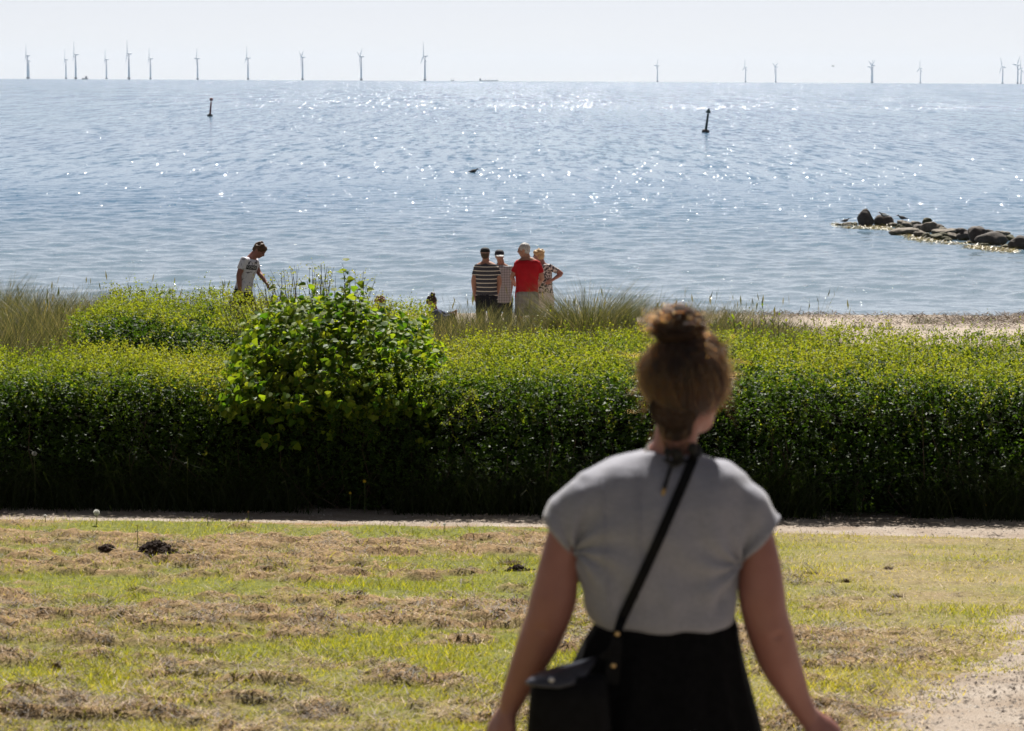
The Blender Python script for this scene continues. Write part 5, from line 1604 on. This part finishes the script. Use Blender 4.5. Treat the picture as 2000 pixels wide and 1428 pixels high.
def striped():
    N = Nodes('striped_knit').set(.9, .1)
    sx = N.n('ShaderNodeSeparateXYZ'); N.l(N.coord(), sx.inputs[0])
    z = N.math('ADD', sx.outputs['Z'], N.math('MULTIPLY', N.noise(4, 2), .015))
    f = N.math('FRACT', N.math('MULTIPLY', z, 1 / .072))
    N.color(N.ramp(f, [(0, (.50, .46, .40)), (.22, (.035, .038, .05)), (.60, (.10, .09, .085)), (.66, (.035, .038, .05))], 'CONSTANT'))
    return N.m
def splashed():
    N = Nodes('splashed_cotton').set(.9, .1)
    f = N.noise(15, 3, .5, dist=1.6)
    N.color(N.ramp(f, [(.36, (.06, .06, .09)), (.40, (.60, .59, .66)), (.60, (.68, .67, .72)), (.70, (.36, .36, .47))]))
    return N.m
def checked(name, c1, c2, sc):
    N = Nodes(name).set(.9, .1)
    sx = N.n('ShaderNodeSeparateXYZ'); N.l(N.coord(), sx.inputs[0])
    a = N.math('FRACT', N.math('MULTIPLY', sx.outputs['X'], sc)); b = N.math('FRACT', N.math('MULTIPLY', sx.outputs['Z'], sc))
    f = N.math('MULTIPLY', N.math('ADD', N.math('GREATER_THAN', a, .6), N.math('GREATER_THAN', b, .6)), .5)
    N.color(N.ramp(f, [(0, c1), (1, c2)])); return N.m
def speckled():
    N = Nodes('black_white_print').set(.9, .1)
    N.color(N.ramp(N.noise(34, 2, .4), [(.42, (.025, .022, .03)), (.50, (.25, .21, .20)), (.58, (.55, .50, .48))])); return N.m

def build_people():
    dark = mat('dark_trousers', (.010, .011, .015), (.02, .02, .026), 20, .9, .1)
    hair_brown = mat('brown_hair', (.045, .022, .012), (.12, .062, .032), 60, .6, .3); hair_grey = mat('grey_hair', (.20, .19, .19), (.42, .41, .40), 60, .6, .3)
    hair_blond = mat('blond_hair', (.30, .19, .09), (.52, .36, .19), 60, .6, .3); hair_dark = mat('dark_hair', (.020, .012, .008), (.06, .035, .02), 60, .6, .3)
    # boy by the bush
    r, sh, RL = figure('boy in a white splash-print T-shirt bending over the bush, looking down', 40.0, gz(0, 40), dict(
        hip=(474, 570), neck=(489.5, 503), head=(506.5, 489), shL=(497, 509, .12), shR=(477, 509, -.12), elL=(505, 532, .13), elR=(466.5, 538, -.15), wrL=(519, 551, .02), wrR=(468.5, 566, -.14)),
        (.80, -.60), (.80, -.30, -.62), k=.93, girth=.86, shirt=splashed(), hem=-.02, sleeve=.58, legs='short', leg_m=dark, leg_hem=.9, hair_m=hair_brown, hair='mop', voxel=.010)
    # printed band with lettering on the chest
    me = sh.data; bvh = BVHTree.FromPolygons([v.co for v in me.vertices], [tuple(p.vertices) for p in me.polygons])
    def cast(px, py, off):
        d = ray(px, py); h = bvh.ray_cast(EYE - RL, d); return None if h[0] is None else h[0] - d * off
    inkm = mat('black_print', (.012, .012, .016), rough=.8); whitem = mat('white_print', (.62, .62, .62), rough=.8)
    def patch(name, quad, off, m, nu=8, nv=4):
        bm = bmesh.new(); V = []
        for j in range(nv + 1):
            row = []
            for i in range(nu + 1):
                u, v = i / nu, j / nv
                px = (quad[0][0] * (1 - u) + quad[1][0] * u) * (1 - v) + (quad[3][0] * (1 - u) + quad[2][0] * u) * v
                py = (quad[0][1] * (1 - u) + quad[1][1] * u) * (1 - v) + (quad[3][1] * (1 - u) + quad[2][1] * u) * v
                h = cast(px, py, off); row.append(bm.verts.new(h) if h else None)
            V.append(row)
        for j in range(nv):
            for i in range(nu):
                q = (V[j][i], V[j][i + 1], V[j + 1][i + 1], V[j + 1][i])
                if all(q): bm.faces.new(q)
        return bm_obj(name, bm, m, sh)
    patch('print_band', ((482, 517.5), (502, 519.5), (501, 528), (480.5, 526)), .004, inkm)
    cu = bpy.data.curves.new('lettering', 'FONT'); cu.body = 'COND'; cu.size = 1.0; cu.align_x = 'CENTER'; cu.align_y = 'CENTER'
    to = bpy.data.objects.new('lettering_tmp', cu); COL.objects.link(to)
    dg = bpy.context.evaluated_depsgraph_get(); dg.update()
    tm = bpy.data.meshes.new_from_object(to.evaluated_get(dg)); bpy.data.objects.remove(to)
    xs = [v.co.x for v in tm.vertices]; w = max(xs) - min(xs)
    ok = True
    for v in tm.vertices:
        u = v.co.x / w; px = 491.3 + u * 16.5; py = 522.6 + u * 2.0 - v.co.y * 7.4
        h = cast(px, py, .008)
        if h: v.co = h
        else: ok = False
    if ok:
        tm.materials.clear(); tm.materials.append(whitem); tm.name = 'lettering'; lo = bpy.data.objects.new('lettering', tm); link(lo, sh)
    for q in (((486, 513), (489, 509), (487.5, 516), (484.5, 516.5)), ((499, 512), (501, 510.5), (502, 516), (499.5, 516))):
        patch('print_triangle', q, .004, inkm, 3, 3)
    # man in the striped shirt and dark cap, back to us
    G = gz(0, 50)
    figure('man seen from behind in a grey and white striped polo and black cap', 50.0, G, dict(
        hip=(950, 588), neck=(949.5, 511), head=(947.5, 497), shL=(932, 523), shR=(968, 523), elL=(924.5, 548, -.02), elR=(976, 549, -.02), wrL=(926.5, 575, .02), wrR=(972, 572, .05)),
        (.10, 1), (.05, 1, -.05), k=1.0, girth=1.12, belly=.5, skin=SKIN_B, shirt=striped(), hem=.0, sleeve=.62, leg_m=dark, hair_m=hair_dark, cap=(mat('black_cap', (.012, .012, .014), rough=.8), mat('black_peak', (.012, .012, .014), rough=.8), mat('cap_strap', (.35, .22, .18), rough=.7)))
    figure('man with pale-fronted cap and light checked shirt facing us, half hidden by the striped man', 51.0, gz(0, 51), dict(
        hip=(981, 591), neck=(979, 515), head=(975.5, 501), shL=(996, 524), shR=(962, 524), elL=(998.5, 550), elR=(958, 550), wrL=(997, 575), wrR=(960, 574)),
        (.05, -1), (.10, -1, -.08), k=.99, girth=1.0, belly=.5, skin=SKIN_B, shirt=checked('checked_shirt', (.33, .33, .34), (.17, .175, .18), 22), hem=-.02, sleeve=.75, leg_m=dark, hair_m=hair_grey, cap=(mat('navy_cap', (.02, .02, .03), rough=.8), mat('white_peak', (.55, .55, .55), rough=.8)))
    figure('tall grey-haired man in a bright red polo shirt and grey shorts', 50.0, G, dict(
        hip=(1029, 582), neck=(1029.5, 503), head=(1023, 488.5), shL=(1012, 517), shR=(1050, 517), elL=(1000, 541, .02), elR=(1059, 543, .02), wrL=(1004, 551, .30), wrR=(1054, 552, .26)),
        (-.15, 1), (-1, .18, -.12), k=1.05, girth=1.12, belly=.5, skin=SKIN_B, shirt=mat('red_cotton', (.27, .005, .011), (.34, .008, .015), 14, .85, .15), hem=.0, sleeve=.62, legs='short', leg_hem=.92, leg_m=checked('plaid_shorts', (.21, .20, .19), (.165, .155, .145), 14), hair_m=hair_grey)
    figure('woman with short curly blond hair and speckled blouse, hand on hip, behind the red man', 51.2, gz(0, 51.2), dict(
        hip=(1066, 583), neck=(1059, 514), head=(1052, 499), shL=(1048, 523, .10), shR=(1074, 522, -.06), elL=(1044, 548, .12), elR=(1097, 534.5, -.04), wrL=(1048, 568, .15), wrR=(1079, 547, -.12)),
        (-.6, .75), (-.9, .25, -.1), k=.94, girth=1.0, belly=.3, skin=SKIN_A, shirt=speckled(), hem=.02, sleeve=.66, leg_m=mat('white_trousers', (.55, .50, .49), (.62, .58, .57), 20, .85, .15), hair_m=hair_blond, hair='curly')
    # people sitting in the grass
    figure('woman with a dark top bun and blue jacket sitting low in the dune grass', 47.0, gz(0, 47), dict(
        hip=(846, 655), neck=(849, 606), head=(843, 590), shL=(857, 611, .16), shR=(851, 612, -.16), elL=(872, 618, .18), elR=(868, 622, -.18), wrL=(884, 612, .08), wrR=(882, 617, -.08)),
        (.97, -.25), (.75, -.45, -.55), k=.94, girth=.95, shirt=mat('blue_jacket', (.022, .032, .085), (.040, .055, .13), 20, .85, .15), hem=.0, sleeve=1.85, leg_m=dark, hair_m=hair_dark, hair='bun',
        feet=dict(knL=(884, 615, .12), knR=(885, 618, -.10), anL=(893, 662, .10), anR=(896, 664, -.10)))
    figure('person with reddish-brown hair sitting behind the leafy bush, only the head showing', 46.5, gz(0, 46.5), dict(
        hip=(742, 664), neck=(742, 610), head=(742.5, 593), shL=(724, 617), shR=(760, 617), elL=(720, 644), elR=(765, 644), wrL=(728, 655, .2), wrR=(756, 655, .2)),
        (.1, 1), (.2, 1, -.15), k=.98, girth=1.0, shirt=mat('brown_shirt', (.10, .07, .05), (.14, .10, .07), 20, .85), hem=.0, sleeve=.6, leg_m=dark, hair_m=mat('red_brown_hair', (.10, .042, .022), (.22, .10, .05), 60, .6, .3), hair='curly',
        feet=dict(knL=(728, 630, .48), knR=(756, 630, .48), anL=(730, 668, .62), anR=(754, 668, .62)))
build_people()
# ------------------------------------------------------------------ mole hill, clods, flowers, dandelion clocks, twig
def build_details():
    rng = np.random.default_rng(91)
    soil = mat('mole_soil', (.018, .012, .010), (.055, .038, .030), 60, .95, .1, .8, .02)
    def ground_pt(px, py):
        d = ray(px, py); y = 20.0
        for _ in range(30):
            p = EYE + d * (y / d.y); y *= 1 + (gz(p.x, y) - p.z) / (p.z - EYE.z)
        return Vector((EYE.x + d.x * y / d.y, y, gz(0, y)))
    def mound(px, py, wpx, hpx, lab, seed, m=soil, name='molehill', cat='molehill', n=60):
        p = ground_pt(px, py); sc = p.y / F; w = wpx * sc * .5; h = hpx * sc
        r = np.random.default_rng(seed)
        p.z += float(lawn_h(np.array([p.x]), np.array([p.y]))[0]) * 1.0
        root = empty(name, p); tag(root, lab, cat)
        bm = bmesh.new(); rr = []
        from mathutils import noise as mn
        for q in np.linspace(1.15, .02, 12):
            ring = []
            for t in np.linspace(0, 2 * math.pi, 36, endpoint=False):
                c, sn = math.cos(t), math.sin(t); wob = 1 + .22 * mn.noise(Vector((c * 1.5 + seed, sn * 1.5, q)))
                v = Vector((c * q * w * wob, sn * q * w * .85 * wob, h * .95 * max(-.2, 1 - q ** 2.2)))
                ring.append(v + Vector((0, 0, 1)) * (mn.noise(v * 40) * .016 + mn.noise(v * 90) * .010))
            rr.append(ring)
        loft(bm, rr)
        bm_obj('heap', bm, m, root)
        bm = bmesh.new()
        for k in range(n):
            a = r.uniform(0, 6.28); q = abs(r.normal(0, .75)); s = r.uniform(.006, .022)
            z = h * max(0, 1 - q * q) * .9
            g = bmesh.ops.create_icosphere(bm, subdivisions=1, radius=s)
            for v in g['verts']: v.co = v.co * r.uniform(.7, 1.2) + Vector((math.cos(a) * q * w, math.sin(a) * q * w * .8, z + s * .2))
        c = bm_obj('crumbs', bm, m, root); tag(c, kind='stuff')
    mound(305, 1100, 78, 24, 'large dark molehill of fresh earth in the lawn near the path', 901, n=120)
    mound(210, 1094, 26, 6, 'small flat dark earth heap left of the large molehill', 902)
    mound(1012, 1120, 44, 9, 'flat patch of dark dug earth beside the woman\'s left arm', 903)
    hay = mat('clump_hay', (.040, .030, .016), (.16, .115, .06), 45, .95, .1, .9, .02)
    def clump(px, py, wpx, hpx, lab, seed):
        p = ground_pt(px, py); sc = p.y / F; w = wpx * sc * .5; h = hpx * sc; r = np.random.default_rng(seed)
        p.z += float(lawn_h(np.array([p.x]), np.array([p.y]))[0]) * .6
        root = empty('grass_clump', p); tag(root, lab, 'grass clump', 'dark grass clumps on the lawn')
        nb = 420
        a = r.uniform(0, 6.28, nb); q = np.sqrt(r.random(nb)) * .9
        P = np.stack([np.cos(a) * q * w, np.sin(a) * q * w * .7, h * .55 * np.sqrt(np.clip(1 - q * q, 0, 1)) * r.random(nb)], 1)
        V, Fc, kk, sg = blades(P, r.uniform(.3, .8, nb) * max(w, h) * 1.0 + .012, r.uniform(.003, .006, nb), r.uniform(.1, 1.5, nb), r, .7, 1)
        M = bpy.data.materials.get('dry_cuttings')
        o = np_mesh('blades', V, Fc, M, root, face_attrs={'tint': np.clip(r.normal(.20, .16, nb), 0, 1)}); tag(o, kind='stuff')
        bm = bmesh.new(); rock_mesh(bm, (0, 0, 0), w * .8, w * .6, h * .75, seed, 2, .35); bm_obj('heap', bm, hay, root)
    for i, (px, py, w, h, lab) in enumerate(((998, 1106, 62, 16, 'dark matted grass clump just above the dug earth by the left arm'), (703, 1112, 34, 18, 'dark round grass clump in the lawn centre, level with the large molehill'),
            (1652, 1140, 22, 11, 'dark clump on the lawn right of the woman, upper right one of two'), (1617, 1145, 18, 10, 'dark clump on the lawn right of the woman, lower left one of two'), (1750, 1170, 30, 8, 'flat dark ring-shaped clump on the worn lawn at the right'),
            (20, 1300, 20, 26, 'upright dark tuft at the left edge of the lawn'), (108, 1312, 24, 24, 'dark tuft near the left edge, right of the upright one'), (150, 1256, 52, 15, 'wide dark clump of cuttings in the lower left lawn'),
            (214, 1260, 32, 15, 'rounder dark clump right beside the wide one in the lower left'), (390, 1280, 70, 15, 'long dark ridge of cuttings in the left middle of the lawn'), (1586, 1128, 40, 14, 'tangled clump near the right sleeve of the woman'),
            (1735, 1116, 16, 8, 'tiny dark clump on the right lawn close to the path'), (265, 1156, 34, 9, 'flat brown clump under the large molehill'), (420, 1172, 40, 14, 'brown double clump beside bright green grass, left of centre'),
            (700, 1166, 30, 14, 'small dark clump straight below the round clump in mid lawn'), (515, 1178, 26, 15, 'dark ragged clump right of the brown double clump'))):
        clump(px, py, w, h, lab, 920 + i)
    # dandelion clocks and flowers
    whitem = leaf_mat('seed_down', [(0, (.55, .55, .53)), (1, (.7, .7, .68))], trans=.5, tint_t=(1, 1, 1)); stemm = mat('flower_stem', (.06, .09, .02), (.10, .12, .04), 30, .6)
    yel = mat('yellow_petal', (.55, .38, .02), (.65, .45, .03), 30, .6); pink = mat('dry_head', (.20, .09, .05), (.28, .14, .08), 30, .8)
    def flower(px, py, by, rad, m, lab, name, cat, puff=False, Y=None):
        b = ground_pt(px, by) if Y is None else Vector((at(px, py, Y).x, Y, gz(0, Y)))
        t = at(px, py, b.y); root = empty(name, b); tag(root, lab, cat)
        e = t - b
        bm = bmesh.new(); tube(bm, [(0, 0, -.02), (e.x * .4 + .004, 0, e.z * .5), (e.x, 0, e.z)], [.0035, .003, .0025], 6); bm_obj('stem', bm, stemm, root)
        if puff:
            n = 260; D = unit(rng.normal(0, 1, (n, 3))); P = np.array(e)[None] + D * rad * .45
            V, Fc = leaves(P, D, unit(rng.normal(0, 1, (n, 3))), np.full(n, rad * .75), rng, .30)
            o = np_mesh('seed_head', V, Fc, whitem, root, face_attrs={'tint': rng.random(n)}); tag(o, kind='stuff')
        else:
            bm = bmesh.new(); ball(bm, e, rad * .55, rad * .55, rad * .5, None, 8)
            for k in range(9):
                a = k * 2 * math.pi / 9; d = Vector((math.cos(a), -.25, math.sin(a)))
                q = [bm.verts.new(e + d * rad * .3 + Vector((-d.z, 0, d.x)) * rad * .2), bm.verts.new(e + d * rad * 1.1), bm.verts.new(e + d * rad * .3 - Vector((-d.z, 0, d.x)) * rad * .2)]
                bm.faces.new(q)
            bm_obj('flower_head', bm, m, root)
    flower(188.5, 1001, 1030, .024, whitem, 'round white dandelion clock against the shaded path at the left', 'dandelion_clock', 'dandelion', True)
    flower(88, 1008, 1024, .013, whitem, 'small pale dandelion head near the left edge of the path', 'dandelion_clock', 'dandelion', True)
    flower(868, 1024, 1046, .010, whitem, 'small white flower head on a stalk before the sunlit path', 'dandelion_clock', 'dandelion', True)
    flower(485, 1000, 1030, .011, pink, 'reddish seed head on a thin stalk at the lawn edge', 'seed_stalk', 'plant stalk')
    flower(405, 1007, 1030, .010, stemm, 'green bud on a stalk at the lawn edge, left of the reddish one', 'seed_stalk', 'plant stalk')
    flower(268, 1027, 1075, .007, pink, 'tall thin brown stalk standing in the lawn above the large molehill', 'seed_stalk', 'plant stalk')
    yf = lambda px: float(hedge_front(at(px, 950, 25).x)) - .22
    flower(712, 940, 990, .018, yel, 'single yellow flower in the dark foot of the hedge, upper of two', 'yellow_flower', 'flower', False, yf(712))
    flower(684, 963, 990, .014, yel, 'single yellow flower low in the hedge foot, lower of two', 'yellow_flower', 'flower', False, yf(684))
    flower(1924, 986, 1020, .016, yel, 'yellow flower at the foot of the hedge near the right edge', 'yellow_flower', 'flower', False, yf(1924))
    flower(67, 886, 980, .020, whitem, 'white seed head in the dark hedge face at the left', 'dandelion_clock', 'dandelion', True, yf(67))
    # long grasses and nettles in the shaded foot of the hedge
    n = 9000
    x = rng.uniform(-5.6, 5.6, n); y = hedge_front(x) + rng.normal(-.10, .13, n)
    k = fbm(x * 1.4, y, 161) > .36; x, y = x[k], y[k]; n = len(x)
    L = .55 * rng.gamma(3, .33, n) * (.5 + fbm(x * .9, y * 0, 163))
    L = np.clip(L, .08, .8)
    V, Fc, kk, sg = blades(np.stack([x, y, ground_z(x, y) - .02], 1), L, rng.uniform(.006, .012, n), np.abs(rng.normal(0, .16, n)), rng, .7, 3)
    M = leaf_mat('shade_grass', [(0, (.014, .024, .007)), (.6, (.030, .045, .012)), (1, (.055, .06, .03))], trans=.4, spec=.1)  # blade colours darkened to carry the shade at the hedge foot
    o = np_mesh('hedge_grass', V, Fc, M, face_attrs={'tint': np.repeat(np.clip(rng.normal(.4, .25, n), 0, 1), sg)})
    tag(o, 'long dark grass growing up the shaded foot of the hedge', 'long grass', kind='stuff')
    # sprays of leaves reaching out of the hedge face into the sun
    def spray(px, py, Y, tips, lab, seed):
        r = np.random.default_rng(seed); b = at(px, py, Y); root = empty('twig', b); tag(root, lab, 'twig', 'sunlit sprays on the hedge face')
        bm = bmesh.new(); parts = []
        for tx, ty in tips:
            e = at(tx, ty, Y - .10) - b
            pts = [Vector((0, .25, .02)), Vector((0, 0, 0)), e * .55 + Vector((0, -.03, .02)), e]
            tube(bm, pts, [.005, .0045, .003, .0015], 5)
            m = 16; t = np.linspace(.05, 1, m); P = np.array([Vector((0, 0, 0)).lerp(e, float(q)) for q in t]) + r.normal(0, .012, (m, 3))
            parts.append(shoots(P, r.normal(0, .7, (m, 3)) + np.array([0, -.4, .5]), r.uniform(.03, .07, m), 5, .026, r, r.normal(.62, .08, m)))
        bm_obj('stem', bm, TWIG, root)
        V, Fc, T = join(parts); o = np_mesh('leaves', V, Fc, HEDGE_LEAF, root, face_attrs={'tint': T}); tag(o, kind='stuff')
    fy = lambda px: float(hedge_front(at(px, 800, 25).x)) - .62
    spray(922, 770, fy(922), ((868, 830), (905, 800), (938, 828), (926, 765)), 'sunlit leafy spray hanging out of the dark hedge face, left of the woman', 951)
    spray(1930, 778, fy(1930), ((1915, 800), (1938, 770)), 'small sunlit spray on the dark hedge face near the right edge', 952)
build_details()
# ------------------------------------------------------------------ summer haze over the water
def build_haze():
    bm = bmesh.new()
    bmesh.ops.create_cube(bm, size=1, matrix=Matrix.Translation((0, 7150, 43)) @ Matrix.Diagonal((25000, 14700, 140, 1)))
    m = bpy.data.materials.new('haze_air'); m.use_nodes = True
    nt = m.node_tree; nt.nodes.remove(nt.nodes['Principled BSDF'])
    v = nt.nodes.new('ShaderNodeVolumePrincipled')
    v.inputs['Color'].default_value = (.80, .88, 1.0, 1); v.inputs['Density'].default_value = 3.2e-5; v.inputs['Anisotropy'].default_value = .0
    nt.links.new(v.outputs[0], nt.nodes['Material Output'].inputs['Volume'])
    o = bm_obj('haze', bm, m); tag(o, 'thin pale summer haze over the sea', 'haze', kind='stuff')
build_haze()
